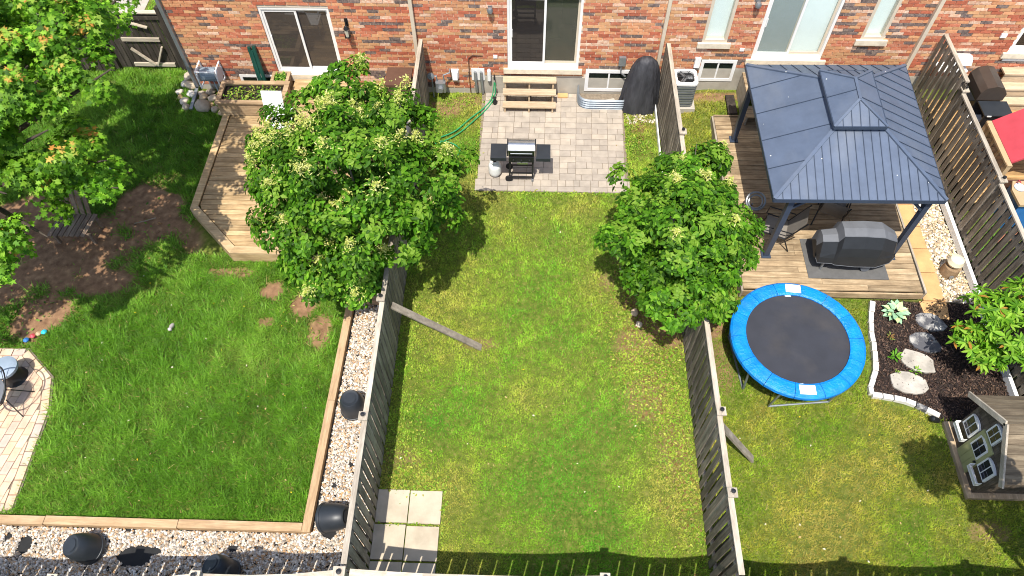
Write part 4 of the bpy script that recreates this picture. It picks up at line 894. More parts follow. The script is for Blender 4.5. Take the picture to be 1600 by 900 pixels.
mk('lower_rail', MB().box(-.44,.1,11.745,11.775,.28,.31).box(-.44,.1,11.745,11.775,.14,.17).box(-.44,.1,12.065,12.095,.2,.23), black, bq)
for y_ in (11.73, 12.12): mk('wheel', MB().lathe([(.085,-.02),(.085,.02)], (-.46,y_,.13), 16, Matrix.Rotation(math.pi/2,3,'X')), rubber, bq)
for y_ in (11.74, 12.1): mk('foot', MB().box(.075,.125,y_-.03,y_+.03,.046,.1), greymetal, bq)
pt = thing('propane_tank', 'white propane tank on the paving beside the barbecue', 'gas tank', (-.8, 11.95, .045))
mk('body', MB().lathe([(.1,0),(.1,.03),(.13,.05),(.152,.09),(.155,.15),(.155,.27),(.148,.33),(.12,.38),(.06,.41),(0,.415)], (-.8,11.93,.048), 22), tank_white, pt, smooth=True)
mk('collar', MB().tube([(-.8+.09*math.cos(a), 11.93+.09*math.sin(a), .52) for a in np.linspace(.4,5.9,14)], .03, 6).tube([(-.8+.09*math.cos(2), 11.93+.09*math.sin(2), .45),(-.8+.09*math.cos(2), 11.93+.09*math.sin(2), .52)], .02, 6), tank_white, pt)
mk('valve', MB().lathe([(.03,0),(.03,.06),(.045,.065),(.045,.09)], (-.8,11.93,.45), 10), black, pt)
# window well
ww = thing('window_well', 'corrugated galvanised window well beneath the basement window by the patio', 'window well', (1.85, 14.4, .0))
path = [(1.24,W-.01)]+[(1.24+.28-.28*math.cos(a), 14.45-.24*math.sin(a)) for a in np.linspace(0,math.pi/2,9)]+[(2.0,14.21)]+[(2.3+.28*math.sin(a), 14.45-.24*math.cos(a)) for a in np.linspace(0,math.pi/2,9)]+[(2.58,W-.01)]
vs_ = []; K = 19
for k in range(K):
    z = .03+.32*k/(K-1); o_ = .02*math.cos(k*math.pi/2)
    for i, (a, b) in enumerate(path):
        cx, cy = 1.91, 14.7; d_ = Vector((a-cx, b-cy)).normalized(); vs_.append((a+d_.x*o_, min(b+d_.y*o_, W-.01), z))
n = len(path); mb = MB().add(vs_, [(k*n+i, k*n+i+1, (k+1)*n+i+1, (k+1)*n+i) for k in range(K-1) for i in range(n-1)])
o = mk('corrugated_wall', mb, galv, ww); md = o.modifiers.new('thickness', 'SOLIDIFY'); md.thickness = .006
mk('gravel_floor', MB().prism([(1.3,W-.02),(1.45,14.3),(1.8,14.25),(2.35,14.28),(2.52,14.45),(2.52,W-.02)], .035, .06), joint, ww)
mk('concrete_lump', MB().obox((2.05,14.42,.1),(.3,.16,.06),Matrix.Rotation(.3,3,'Z')), concrete, ww)
# black covered upright
bc = thing('covered_heater', 'tall lumpy item under a black cloth cover against the wall', 'covered item', (2.78, 14.38, 0))
mb = MB(); n = 40; rr_ = np.random.default_rng(5); prof = [(.47,.02),(.46,.2),(.44,.45),(.41,.75),(.37,1.02),(.32,1.22),(.25,1.38),(.15,1.47),(0,1.5)]
vs_ = []
for i, (rd, z) in enumerate(prof):
    fold = .2*(1-i/(len(prof)-1))**.6
    for k in range(n):
        a = 2*math.pi*k/n; f = 1+fold*(math.sin(a*5+i*.35)*.7+.5*abs(math.sin(a*8+2+i*.5))+.35*math.sin(a*13+i))*.7
        vs_.append((2.78+rd*f*1.0*math.cos(a)+.04*(z/1.5)*1.2, 14.34+rd*f*.62*math.sin(a)+.13*z/1.5, max(z+(.04*math.sin(a*5) if i == 0 else 0), .015)))
mb.add(vs_, [(i*n+k, i*n+(k+1)%n, (i+1)*n+(k+1)%n, (i+1)*n+k) for i in range(len(prof)-1) for k in range(n)])
o = mk('cover', mb, blackcloth, bc, smooth=True); mk('base', MB().lathe([(.26,.0),(.26,.05),(.04,.07)], (2.78,14.34,.012), 16), black, bc)
# AC
ac = thing('air_conditioner', 'grey louvred air conditioner with white top and round fan grille by the wall', 'air conditioner', (3.84, 14.4, .2))
X0, X1, Y0, Y1 = 3.56, 4.12, 14.12, 14.68
def rrect(x0, x1, y0, y1, r_, n=4):
    out = []
    for cx, cy, a0 in ((x1-r_,y1-r_,0),(x0+r_,y1-r_,90),(x0+r_,y0+r_,180),(x1-r_,y0+r_,270)):
        for k in range(n+1): a = R(a0+90*k/n); out.append((cx+r_*math.cos(a), cy+r_*math.sin(a)))
    return out
mk('pad', MB().box(3.5,4.18,14.06,14.72,.05,.24), concrete, ac)
mk('cabinet', MB().prism(rrect(X0+.02,X1-.02,Y0+.02,Y1-.02,.08), .241, .93), plain('ac_dark','#5c636b',.5,.3), ac)
for k in range(8): mk('louvre', MB().prism(rrect(X0,X1,Y0,Y1,.1), .27+k*.08, .318+k*.08), greymetal, ac)
tp = MB(); q = rrect(X0-.01,X1+.01,Y0-.01,Y1+.01,.1,6); nq = len(q); c_ = ((X0+X1)/2,(Y0+Y1)/2); ci_ = [(c_[0]+.25*math.cos(math.atan2(b-c_[1],a-c_[0])), c_[1]+.25*math.sin(math.atan2(b-c_[1],a-c_[0]))) for a, b in q]
tp.add([(a,b,.931) for a,b in q]+[(a,b,.98) for a,b in q]+[(a,b,.99) for a,b in ci_]+[(a,b,.931) for a,b in ci_], [(i,(i+1)%nq,nq+(i+1)%nq,nq+i) for i in range(nq)]+[(nq+i,nq+(i+1)%nq,2*nq+(i+1)%nq,2*nq+i) for i in range(nq)]+[(2*nq+i,2*nq+(i+1)%nq,3*nq+(i+1)%nq,3*nq+i) for i in range(nq)])
mk('top_cover', tp, whitepl, ac)
mk('fan_well', MB().lathe([(.249,0),(0,.001)], (c_[0],c_[1],.933), 24), black, ac)
for k in range(3): mk('fan_blade', MB().obox((c_[0]+.1*math.cos(k*2.1),c_[1]+.1*math.sin(k*2.1),.96),(.17,.1,.008),Matrix.Rotation(k*2.1,3,'Z')@Matrix.Rotation(.25,3,'X')), greymetal, ac)
gm = MB()
for rad in (.05,.09,.13,.17,.21): gm.tube([(c_[0]+rad*math.cos(a), c_[1]+rad*math.sin(a), .993) for a in np.linspace(0,2*math.pi,24,endpoint=False)], .003, 4, True)
for k in range(6): gm.tube([(c_[0],c_[1],.995),(c_[0]+.25*math.cos(k*math.pi/3),c_[1]+.25*math.sin(k*math.pi/3),.99)], .005, 4)
mk('fan_grille', gm, black, ac)
# gas meter
gm_ = thing('gas_meter', 'grey gas meter with pipes and regulator against brick by the left dividing fence', 'meter', (-2.3, 14.6, 0))
mk('meter_body', MB().prism(rrect(-2.42,-2.16,14.5,14.66,.04,3), .25, .55).lathe([(.07,0),(.07,.1)], (-2.29,14.5,.4), 12, Matrix.Rotation(math.pi/2,3,'X')), greymetal, gm_)
mk('pipe', MB().tube([(-2.2,14.6,.55),(-2.2,14.6,.75),(-2.05,14.65,.78),(-2.05,W-.02,.8)], .02, 8).tube([(-2.38,14.6,.55),(-2.38,14.6,.72),(-2.5,14.6,.72),(-2.5,14.6,.02)], .02, 8), galv, gm_, smooth=True)
mk('regulator', MB().lathe([(.0,-.03),(.09,-.02),(.09,.02),(.0,.03)], (-2.52,14.55,.75), 14, Matrix.Rotation(1.3,3,'X')), galv, gm_)
# garden hose
hs_ = [(-.92,W-.14,.5),(-.95,W-.2,.25),(-1.02,14.45,.07),(-1.2,14.15,.06),(-1.5,13.8,.06),(-1.85,13.35,.06),(-2.2,13.12,.06),(-2.42,13.05,.06),(-2.35,12.9,.06),(-2.0,12.95,.06),(-1.72,12.75,.06),(-1.75,12.5,.06),(-2.0,12.3,.06),(-2.3,12.25,.06),(-2.45,12.4,.06)]
h2 = [(-.9,W-.15,.48),(-.9,W-.22,.22),(-.97,14.42,.07),(-1.12,14.12,.06),(-1.42,13.7,.06),(-1.75,13.28,.06),(-2.1,13.0,.06),(-2.35,12.98,.06)]
def smoothpath(p, n=6):
    out = []; p = [Vector(q) for q in p]
    for i in range(len(p)-1):
        a, b, c, d_ = p[max(i-1,0)], p[i], p[i+1], p[min(i+2,len(p)-1)]
        for k in range(n):
            t_ = k/n; out.append(.5*((2*b)+(c-a)*t_+(2*a-5*b+4*c-d_)*t_*t_+(3*b-a-3*c+d_)*t_**3))
    return out+[p[-1]]
tag(mk('garden_hose', MB().tube(smoothpath(hs_), .016, 6).tube(smoothpath(h2), .015, 6), hosegreen, smooth=True), 'green garden hose trailing from the tap across grass into a loop', 'hose')

# ---------------------------------------------------------------- trampoline yard: deck, gazebo
DZ = .3
d2 = thing('gazebo_deck', 'weathered low wooden deck under the blue grey gazebo', 'deck', (6.5, 11.1, 0))
D2 = [(4.62,13.8),(4.55,12.3),(4.5,10.0),(4.62,8.56),(8.36,8.6),(8.44,13.8)]
decking(d2, [(4.6,13.78),(4.6,8.6),(8.36,8.6),(8.42,13.78)], DZ, deckR_m, 9)
mk('fascia', MB().box(4.6,8.37,8.56,8.598,.1,.27), deckR_m, d2); mk('fascia', MB().box(4.555,4.598,8.56,13.78,.04,.285), fencerail, d2); mk('fascia', MB().box(8.41,8.45,8.6,13.78,.04,.29), fencerail, d2)
mk('fascia', MB().box(4.6,8.4,13.785,13.82,.04,.29), deckR_m, d2)
mk('frame', MB().box(4.75,8.25,8.7,13.6,.0,.2), gatewood, d2)
us = thing('house_stair', 'wooden stair landing between the deck and the house wall', 'step', (6.3, 14.2, .3))
for k in range(6): piece('tread_board', deckR_m, us, 5.3, 7.3, 13.84+k*.146, 13.974+k*.146, .86, .895)
for k in range(3): piece('tread_board', deckR_m, us, 5.3, 7.3, 13.42+k*.135, 13.545+k*.135, .57, .6)
for a in (5.32, 6.3, 7.26): mk('stringer', MB().box(a-.02,a+.02,13.45,13.83,DZ+.012,.568).box(a-.02,a+.02,13.85,14.7,.2,.858), fencerail, us)
for a, b in ((4.98,13.72),): tag(mk('deck_plank_step', MB().box(4.98,5.2,13.84,14.5,.28,.33), gatewood), 'dark plank bridging from the deck to the grass by the house', 'plank')
gz_ = thing('gazebo', 'hard top gazebo with blue grey steel roof and cupola over the deck', 'gazebo', (6.5, 11.3, DZ))
E0 = [Vector((4.78,9.36,2.33)), Vector((8.1,9.4,2.33)), Vector((8.33,13.3,2.33)), Vector((4.8,13.24,2.33))]   # eave corners
K0 = [Vector((6.06,10.78,2.86)), Vector((7.02,10.8,2.86)), Vector((7.08,12.25,2.86)), Vector((6.1,12.22,2.86))]  # upper edge of the main roof
def roof_face(a, b, c, d_, n, mat, parent, lift=.0, nm='roof_panel'):
    nrm = (b-a).cross(d_-a).normalized()
    if nrm.z < 0: nrm = -nrm
    u0 = 0
    # seams run square to the eave: cut the trapezoid by lines perpendicular to a-b
    ax = (b-a).normalized(); Lw = (b-a).length; td = (d_-a).dot(ax); tc = (c-a).dot(ax)
    def at_(t_):   # from the eave point up to the hip or ridge along the perpendicular
        e = a+ax*t_
        if t_ < td: f = t_/td; topp = a.lerp(d_, f)
        elif t_ > tc: f = (Lw-t_)/(Lw-tc); topp = b.lerp(c, f)
        else: f = (t_-td)/(tc-td); topp = d_.lerp(c, f)
        return e, topp
    cuts = sorted(set([0, td, tc, Lw]+[Lw*k/n for k in range(1, n)])); seams = [Lw*k/n for k in range(1, n)]
    for k in range(n):
        t0, t1 = Lw*k/n+.004, Lw*(k+1)/n-.004; mids = [q for q in (td, tc) if t0 < q < t1]
        bot = [at_(t0)[0], at_(t1)[0]]; tops = [at_(q)[1] for q in [t1]+sorted(mids, reverse=True)+[t0]]
        mk(nm, MB().slab(bot+tops, nrm, .02), mat, parent)
    for sft in seams:
        e, tp_ = at_(sft)
        if (tp_-e).length > .05: mk('seam', MB().beam(e+nrm*.006, tp_+nrm*.006, .013, .02, nrm), slate_dark, parent)
rf = mk('roof_lining', MB().add([v-Vector((0,0,.05)) for v in E0]+[v-Vector((0,0,.05)) for v in K0], [(0,4,5,1),(1,5,6,2),(2,6,7,3),(3,7,4,0)]), slate_dark, gz_)
for i, n in ((0,20),(1,14),(2,14),(3,5)):
    j = (i+1)%4; roof_face(E0[i], E0[j], K0[j], K0[i], n, slate_blue, gz_)
for i in range(4):
    mk('hip_cap', MB().beam(E0[i]+Vector((0,0,.015)), K0[i]+Vector((0,0,.015)), .07, .03), slate_blue, gz_)
    j = (i+1)%4; mk('eave_trim', MB().beam(E0[i]-Vector((0,0,.045)), E0[j]-Vector((0,0,.045)), .03, .09), slate_dark, gz_)
E1 = [Vector((5.98,10.68,2.98)), Vector((7.02,10.7,2.98)), Vector((7.1,12.34,2.98)), Vector((6.02,12.32,2.98))]; K1 = [Vector((6.5,11.2,3.22)), Vector((6.52,11.2,3.22)), Vector((6.56,11.82,3.22)), Vector((6.54,11.82,3.22))]
cu = mk('cupola', MB().add([v-Vector((0,0,.04)) for v in E1]+[v-Vector((0,0,.04)) for v in K1], [(0,4,5,1),(1,5,6,2),(2,6,7,3),(3,7,4,0)]), slate_dark, gz_)
for i, n in ((0,6),(1,3),(2,6),(3,2)):
    j = (i+1)%4; roof_face(E1[i], E1[j], K1[j], K1[i], n, slate_blue, gz_, nm='cupola_panel')
for i in range(4):
    j = (i+1)%4; mk('cupola_trim', MB().beam(E1[i]-Vector((0,0,.03)), E1[j]-Vector((0,0,.03)), .025, .07), slate_dark, gz_); mk('hip_cap', MB().beam(E1[i]+Vector((0,0,.012)), K1[i]+Vector((0,0,.012)), .05, .022), slate_blue, gz_)
mk('ridge_cap', MB().beam(K1[0]+Vector((.01,0,.012)), K1[3]+Vector((.01,0,.012)), .06, .025), slate_blue, gz_)
mk('vent_screen', MB().prism([(6.16,10.88),(6.92,10.9),(6.96,12.14),(6.2,12.12)], 2.8, 2.93), black, gz_)
posts = [(5.2,9.5),(7.88,9.52),(7.95,13.0),(4.98,12.95)]
for (a, b) in posts:
    p_ = mk('post', MB().box(a-.055,a+.055,b-.055,b+.055,DZ+.02,2.3), slate_dark, gz_); mk('foot_plate', MB().box(a-.1,a+.1,b-.1,b+.1,DZ+.007,DZ+.03), slate_dark, p_)
    sx = 1 if a < 6.5 else -1; sy = 1 if b < 11.3 else -1
    mk('corner_brace', MB().beam((a,b,1.85),(a+sx*.42,b,2.25), .05, .05), slate_dark, gz_); mk('corner_brace', MB().beam((a,b,1.85),(a,b+sy*.42,2.25), .05, .05), slate_dark, gz_)
for i in range(4):
    a, b = posts[i], posts[(i+1)%4]; mk('header_beam', MB().beam((a[0],a[1],2.24),(b[0],b[1],2.24), .06, .09), slate_dark, gz_)
# covered barbecue on its mat
tag(mk('barbecue_mat', MB().box(6.02,7.72,8.9,9.95,DZ+.008,DZ+.016), plain('grey_mat','#5b5a58',.9,0,.15,8)), 'dark grey rectangular mat under the covered barbecue', 'mat')
cb = thing('covered_barbecue', 'barbecue under a fitted charcoal cover on the gazebo deck', 'covered barbecue', (6.85, 9.35, DZ+.02))
secs = []
for (x, h, y0, y1, hb) in ((6.08,.62,9.2,9.6,.42),(6.12,.86,9.12,9.66,.35),(6.42,.9,9.1,9.68,.3),(6.47,1.1,9.08,9.7,.28),(6.9,1.13,9.06,9.7,.3),(7.28,1.1,9.06,9.7,.27),(7.36,1.04,9.08,9.7,.26),(7.62,.88,9.14,9.66,.34),(7.72,.7,9.22,9.6,.44)):
    z0 = DZ+.02; secs.append([(x,y1+.03,z0+hb),(x,y1,z0+h-.18),(x,y1-.12,z0+h-.02),(x,(y0+y1)/2,z0+h),(x,y0+.14,z0+h-.05),(x,y0+.02,z0+h-.3),(x,y0-.02,z0+(h-.3+hb)/2+.03),(x,y0-.04,z0+hb+.03*math.sin(x*9))])
k = len(secs[0]); mb = MB()
front = [(i*k+j, i*k+j+1, (i+1)*k+j+1, (i+1)*k+j) for i in range(len(secs)-1) for j in range(k-1)]
mb.add([v for s_ in secs for v in s_], [f[::-1] for f in front]+[tuple(range(k)), tuple((len(secs)-1)*k+j for j in range(k-1,-1,-1))])
mb.mi = [(1 if (f_%(k-1)) >= 4 else 0) for f_ in range(len(front))]+[1, 1]
o = mk('cover', mb, [greycloth, darkcover], cb); md = o.modifiers.new('thickness','SOLIDIFY'); md.thickness = .006
mk('seam_piping', MB().tube([(s_[4][0],s_[4][1]-.004,s_[4][2]+.004) for s_ in secs[1:-1]], .009, 5).tube([(s_[7][0],s_[7][1]-.006,s_[7][2]) for s_ in secs], .008, 5), greycloth, cb)
for (a, b) in ((6.3,9.14),(6.3,9.6),(7.45,9.6)): mk('leg', MB().box(a-.02,a+.02,b-.02,b+.02,DZ+.017,DZ+.5), greymetal, cb)
for b in (9.12, 9.6): mk('wheel', MB().lathe([(.03,-.03),(.09,-.03),(.1,0),(.09,.03),(.03,.03)], (7.22,b,DZ+.117), 18, Matrix.Rotation(math.pi/2,3,'X')), plain('grey_wheel','#6a6e74',.5), cb)
# sling chairs
def sling(name, label, x, y, rz):
    t_ = thing(name, label, 'chair', (x, y, DZ+.01)); M = Matrix.Rotation(rz,3,'Z'); o_ = Vector((x,y,DZ+.01))
    def T(p): return tuple(o_+M@Vector(p))
    mk('seat', MB().slab([T((-.24,-.25,.4)),T((.24,-.25,.4)),T((.24,.22,.36)),T((-.24,.22,.36))], (0,0,1), .015), plain('taupe_sling_'+label[:4],'#7a746c',.8), t_)
    mk('backrest', MB().slab([T((-.24,.22,.36)),T((.24,.22,.36)),T((.24,.48,.98)),T((-.24,.48,.98))], (0,-1,.4), .015), MATS['taupe_sling_'+label[:4]], t_)
    for s_ in (-1, 1):
        mk('side_frame', MB().tube([T((s_*.27,-.26,.41)),T((s_*.27,.22,.37)),T((s_*.27,.5,1.0))], .016, 6), black, t_)
        mk('leg', MB().tube([T((s_*.27,-.22,.41)),T((s_*.28,-.3,.015))], .015, 6), black, t_); mk('leg', MB().tube([T((s_*.27,.2,.37)),T((s_*.28,.38,.015))], .015, 6), black, t_)
        mk('armrest', MB().tube([T((s_*.28,-.28,.41)),T((s_*.29,-.26,.62)),T((s_*.28,.3,.6))], .014, 6), black, t_)
    return t_
sling('sling_chair', 'taupe sling chair under the gazebo roof with black legs showing', 6.75, 10.55, 2.7)
sling('sling_chair', 'grey sling chair beside the front left gazebo post and tree', 5.42, 9.98, -1.9)
tag(mk('coiled_ring', MB().tube(hoop((5.1,10.75,.62),.26,.2,Matrix.Rotation(.7,3,'X')@Matrix.Rotation(.4,3,'Y')), .025, 8, True).tube(hoop((5.1,10.75,.6),.19,.15,Matrix.Rotation(.7,3,'X')@Matrix.Rotation(.4,3,'Y')), .02, 8, True).tube([(5.1,10.85,.4),(5.1,10.9,DZ+.015)], .02, 6), greymetal, smooth=True), 'grey round ring stand at the deck edge behind the tree', 'ring')
# sandstone pavers and ornament
for i, (a, b) in enumerate(((8.56,9.27),(9.29,9.92),(9.94,10.55),(10.57,11.2),(11.22,11.9),(11.92,12.6))):
    xo = 8.47; tag(mk('sandstone_paver', MB().prism([(xo,a),(8.93+.02*(i%2),a),(8.94,b),(xo+.01,b)], .0, .06), sandstone), 'tan sandstone paver laid along the right edge of the gazebo deck', 'paver', 'pavers along the gazebo deck')
tag(mk('sandstone_paver', MB().prism([(8.4,8.12),(8.88,8.1),(8.95,8.54),(8.37,8.54)], .0, .055), sandstone), 'tan sandstone slab stepping from the deck pavers into the mulch bed', 'paver')
orn = thing('garden_ornament', 'round pale stone on a short log among the tan gravel', 'ornament', (9.2, 9.35, .02))
mk('log', MB().lathe([(.18,0),(.19,.1),(.17,.28)], (9.2,9.3,.02), 14), log, orn, smooth=True); mk('cap_stone', MB().lathe([(.0,-.1),(.13,-.07),(.17,0),(.14,.1),(.06,.15),(0,.16)], (9.2,9.33,.41), 14), plain('cap_stone','#d6cdb2',.8,0,.1,8), orn, smooth=True); mk('lamp_eye', MB().lathe([(.05,0),(.05,.02),(0,.03)], (9.17,9.11,.15), 10, Matrix.Rotation(math.pi/2,3,'X')), greymetal, orn)
# trampoline
tr = thing('trampoline', 'round trampoline with bright blue padding and dark mat', 'trampoline', (5.33, 7.15, 0)); TC = (5.27,7.1); TZ = .9; n = 14; TK = .985
for k in range(n):
    a0, a1 = 2*math.pi*k/n+.004, 2*math.pi*(k+1)/n-.004; mb = MB(); m_ = 5; vs_ = []
    prof = [(TK*a_, b_) for a_, b_ in [(1.0,TZ-.025),(1.0,TZ+.0),(1.04,TZ+.018),(1.15,TZ+.024),(1.26,TZ+.012),(1.3,TZ-.02),(1.305,TZ-.09),(1.29,TZ-.09),(1.27,TZ-.025)]]
    for i in range(m_+1):
        a = a0+(a1-a0)*i/m_
        for (rd, z) in prof: vs_.append((TC[0]+rd*math.cos(a), TC[1]+rd*math.sin(a), z+.004*math.sin(a*37)))
    q = len(prof); mb.add(vs_, [(i*q+j, (i+1)*q+j, (i+1)*q+(j+1)%q, i*q+(j+1)%q) for i in range(m_) for j in range(q)]+[tuple(range(q)), tuple(m_*q+j for j in range(q-1,-1,-1))])
    mk('pad_section', mb, blue_pad, tr)
mk('jumping_mat', MB().lathe([(1.035,TZ-.035),(1.035,TZ-.03),(.6,TZ-.034),(0,TZ-.036)], (TC[0],TC[1],0), 48), black_mesh, tr)
mk('frame_ring', MB().tube([(TC[0]+1.22*math.cos(a), TC[1]+1.22*math.sin(a), TZ-.1) for a in np.linspace(0,2*math.pi,40,endpoint=False)], .022, 8, True), galv, tr)
for a in (1.48, -1.6):
    c0 = (TC[0]+1.12*math.cos(a), TC[1]+1.12*math.sin(a)); t_ = Vector((-math.sin(a), math.cos(a), 0))
    mk('warning_label', MB().obox((c0[0],c0[1],TZ+.029),(.3,.19,.003),Matrix.Rotation(a+math.pi/2,3,'Z')), whitepl, tr)
    c1 = (TC[0]+.975*math.cos(a), TC[1]+.975*math.sin(a)); mk('mat_label', MB().obox((c1[0]-.1,c1[1],TZ-.028),(.12,.03,.003),Matrix.Rotation(a+math.pi/2,3,'Z')), whitepl, tr)
for a in (R(-84), R(6), R(96), R(186)):
    p = []
    for da, rd, z in ((-.5,1.22,TZ-.12),(-.55,1.16,.03),(.55,1.16,.03),(.5,1.22,TZ-.12)):
        if z < .1: pt_ = Vector((TC[0]+1.0*math.cos(a)+(-1 if da<0 else 1)*.6*-math.sin(a), TC[1]+1.0*math.sin(a)+(-1 if da<0 else 1)*.6*math.cos(a), z))
        else: pt_ = Vector((TC[0]+rd*math.cos(a+da), TC[1]+rd*math.sin(a+da), z))
        p.append(pt_)
    mk('leg', MB().tube([p[0], p[1]+Vector((0,0,.04)), p[1], p[2], p[2]+Vector((0,0,.04)), p[3]], .022, 8), galv, tr, smooth=True)
# mulch bed
struct(mk('mulch_bed', MB().prism(BED, .004, .02), mulch_ground))
r = np.random.default_rng(61); n = 15000; x = r.uniform(6.75,9.6,n); y = r.uniform(5.7,8.6,n); k = inpoly(x, y, BED); x = x[k]; y = y[k]; n = len(x)
P = np.column_stack([x, y, gz(x, y)+.02+.035*r.random(n)]); Nn = np.column_stack([r.normal(0,.6,n), r.normal(0,.6,n), np.ones(n)])
cm = np.array([lin(c) for c in ('#3a2c26','#4b382f','#2a2220','#5e493c','#6b5546','#33291f')])[r.integers(0,6,n)]
tag(stuff(leaves('mulch_chips', P, Nn, .03+.05*r.random(n), cm, LONG, pebble, r, droop=0)), 'dark brown bark mulch in the bed beside the trampoline', 'mulch', kind='stuff')
edge = [(7.36,8.5),(7.2,7.9),(7.12,7.3),(7.03,6.85),(6.86,6.52),(6.79,6.35),(7.08,6.29),(7.42,6.23),(7.78,6.06),(8.16,5.83)]
E_ = smoothpath([(a,b,0) for a,b in edge], 8); acc = 0; last_ = E_[0]; ln_ = 0; ptsE = [E_[0]]
for q in E_[1:]:
    ln_ += (q-last_).length; last_ = q
    if ln_ > .195: ptsE.append(q); ln_ = 0
be = thing('bed_edging', 'white edging bricks curving round the mulch bed', 'edging', (7.2, 7.0, 0))
for i in range(len(ptsE)-1):
    a, b = ptsE[i], ptsE[i+1]; d_ = (b-a); mid = (a+b)/2; l_ = d_.length-.012
    k_ = ('edge',)
    if k_ not in UM: UM[k_] = unit_mesh('unit_edge', whiteedge, .07, True); UM[('edge2',)] = unit_mesh('unit_edge2', slate_stone, .07, True)
    link('edging_brick', UM[('edge2',)] if i == len(ptsE)-3 else UM[k_], be, Vector((mid.x+random.uniform(-.008,.008), mid.y, .05))-wloc(be), (0,random.uniform(-.05,.05),math.atan2(d_.y,d_.x)+random.uniform(-.05,.05)), (l_-.006, .1*random.uniform(.9,1.1), .1*random.uniform(.85,1.1)))
def stone(x, y, rx, ry, a, mat, label, seed):
    r = np.random.default_rng(seed); n = 11; rx *= 1.1; ry *= 1.12; q = []
    for k in range(n):
        t_ = 2*math.pi*k/n+r.normal(0,.08); rd = 1+r.normal(0,.07); u, v = rx*rd*math.cos(t_), ry*rd*math.sin(t_); q.append((x+u*math.cos(a)-v*math.sin(a), y+u*math.sin(a)+v*math.cos(a)))
    o_ = mk('stepping_stone', MB().prism(q, .01, .075), mat); md = o_.modifiers.new('edge','BEVEL'); md.width = .015; md.segments = 2; return tag(o_, label, 'stepping stone')
stone(8.47,8.02,.29,.19,-.35,slate_stone,'charcoal stepping stone beside the sandstone slab in the mulch',1); stone(8.22,7.53,.31,.21,-.35,slate_stone,'charcoal stepping stone with pale flecks, second from the sandstone slab',2)
stone(7.95,7.08,.33,.21,-.3,flagstone,'pale stepping stone with dark flecks, third from the sandstone slab',3); stone(7.66,6.6,.33,.22,-.3,flagstone,'cream grey stepping stone at the end of the row nearest the white edging',4)
# hosta: every leaf its own part
ho = thing('hosta_plant', 'hosta with broad blue green leaves in the mulch bed corner', 'plant', (7.76, 8.22, .03))
hm = plain('hosta_leaf','#8fb58f',.5,0,.2,14); hm2 = plain('hosta_leaf_edge','#b9cf8d',.5,0,.15,14)
for k in range(26):
    a = k*2.39996; rd = .06+.19*(k/26)**.7; el = .85-.7*(k/26); s_ = .2+.03*math.sin(k*3)
    T_ = LILAC[0]*s_*np.array([1,1.15,1]); M = Matrix.Rotation(a,3,'Z')@Matrix.Rotation(-el*.6,3,'Y')
    mb = MB().add([Vector((7.76+.4*rd*math.cos(a),8.22+.4*rd*math.sin(a),.06+.13*el))+M@Vector(v) for v in T_], [tuple(f) for f in LILAC[1]]); mk('leaf', mb, hm if k%3 else hm2, ho)
def smallplant(x, y, label, n, s_, cols, seed, h=.12):
    r = np.random.default_rng(seed); a = r.uniform(0,6.28,n); P = np.column_stack([x+.02*np.cos(a), y+.02*np.sin(a), .03+h*r.random(n)]); d_ = np.column_stack([np.cos(a),np.sin(a),.3*np.ones(n)])
    o_ = leaves('small_plant', P, np.column_stack([-.4*np.cos(a),-.4*np.sin(a),np.ones(n)]), s_*(.7+.6*r.random(n)), np.array([lin(c) for c in cols])[r.integers(0,len(cols),n)], LONG, leaf, r, direc=d_*2); return tag(o_, label, 'plant')
smallplant(7.49,7.18,'small bright green seedling in mulch beside the third stepping stone',18,.12,('#7fae3a','#5f9a2e'),71); smallplant(7.5,7.62,'small reddish green seedling in mulch near the white edging',12,.09,('#8a9a4a','#8a6a3e'),72)
smallplant(7.82,6.85,'small green seedling between the two pale stepping stones',14,.09,('#6f9f33','#8fae4a'),73); smallplant(7.45,6.85,'tiny yellow green weed in mulch by the edging bricks',10,.07,('#a3ad5a','#8fae4a'),74)
# playhouse
ph = thing('playhouse', 'grey cedar playhouse with olive door, white windows and plank roof', 'playhouse', (8.8, 5.02, 0))
PX0, PX1, PY0, PY1 = 8.16, 9.75, 4.4, 5.64; PE, PR = 1.28, 1.72; ym = (PY0+PY1)/2
mk('base', MB().box(8.06,9.85,4.3,5.78,.0,.1), wood('base_lumber', ('#a08a6c','#bda585','#d0ba9a'),'Y'), ph)
for k in range(9):   # front gable planks
    z0 = .1+k*.19; z1 = min(z0+.184, PR+.02)
    if z0 > PR: continue
    def hw(z): return (PY1-PY0)/2 if z <= PE else max(.01, (PY1-PY0)/2*(PR-z)/(PR-PE))
    a, b = hw(z0), hw(z1); mk('wall_plank', MB().slab([(PX0,ym-a,z0),(PX0,ym+a,z0),(PX0,ym+b,z1),(PX0,ym-b,z1)], (-1,0,0), .03), playwood, ph)
for yv in (PY0, PY1-.03):
    for k in range(6): mk('wall_plank', MB().box(PX0+.035,PX1,yv,yv+.03,.1+k*.17,.1+k*.17+.164), playwood, ph)
mk('rear_wall', MB().box(PX1+.001,PX1+.03,PY0,PY1,.1,PE), playwood, ph)
dr = mk('door', MB().box(PX0-.035,PX0-.005,ym-.26,ym+.2,.13,1.08), olive, ph); mk('handle', MB().lathe([(.025,0),(.02,.04)], (PX0-.037,ym-.2,.55), 8, Matrix.Rotation(-math.pi/2,3,'Y')), black, dr)
for k in range(3): mk('door_plank', MB().box(PX0-.042,PX0-.0355,ym-.22+k*.13,ym-.1+k*.13,.17,.62), olive, dr)
navy = plain('dark_pane','#1a1d2e',.1,0,.05,4,spec=.8)
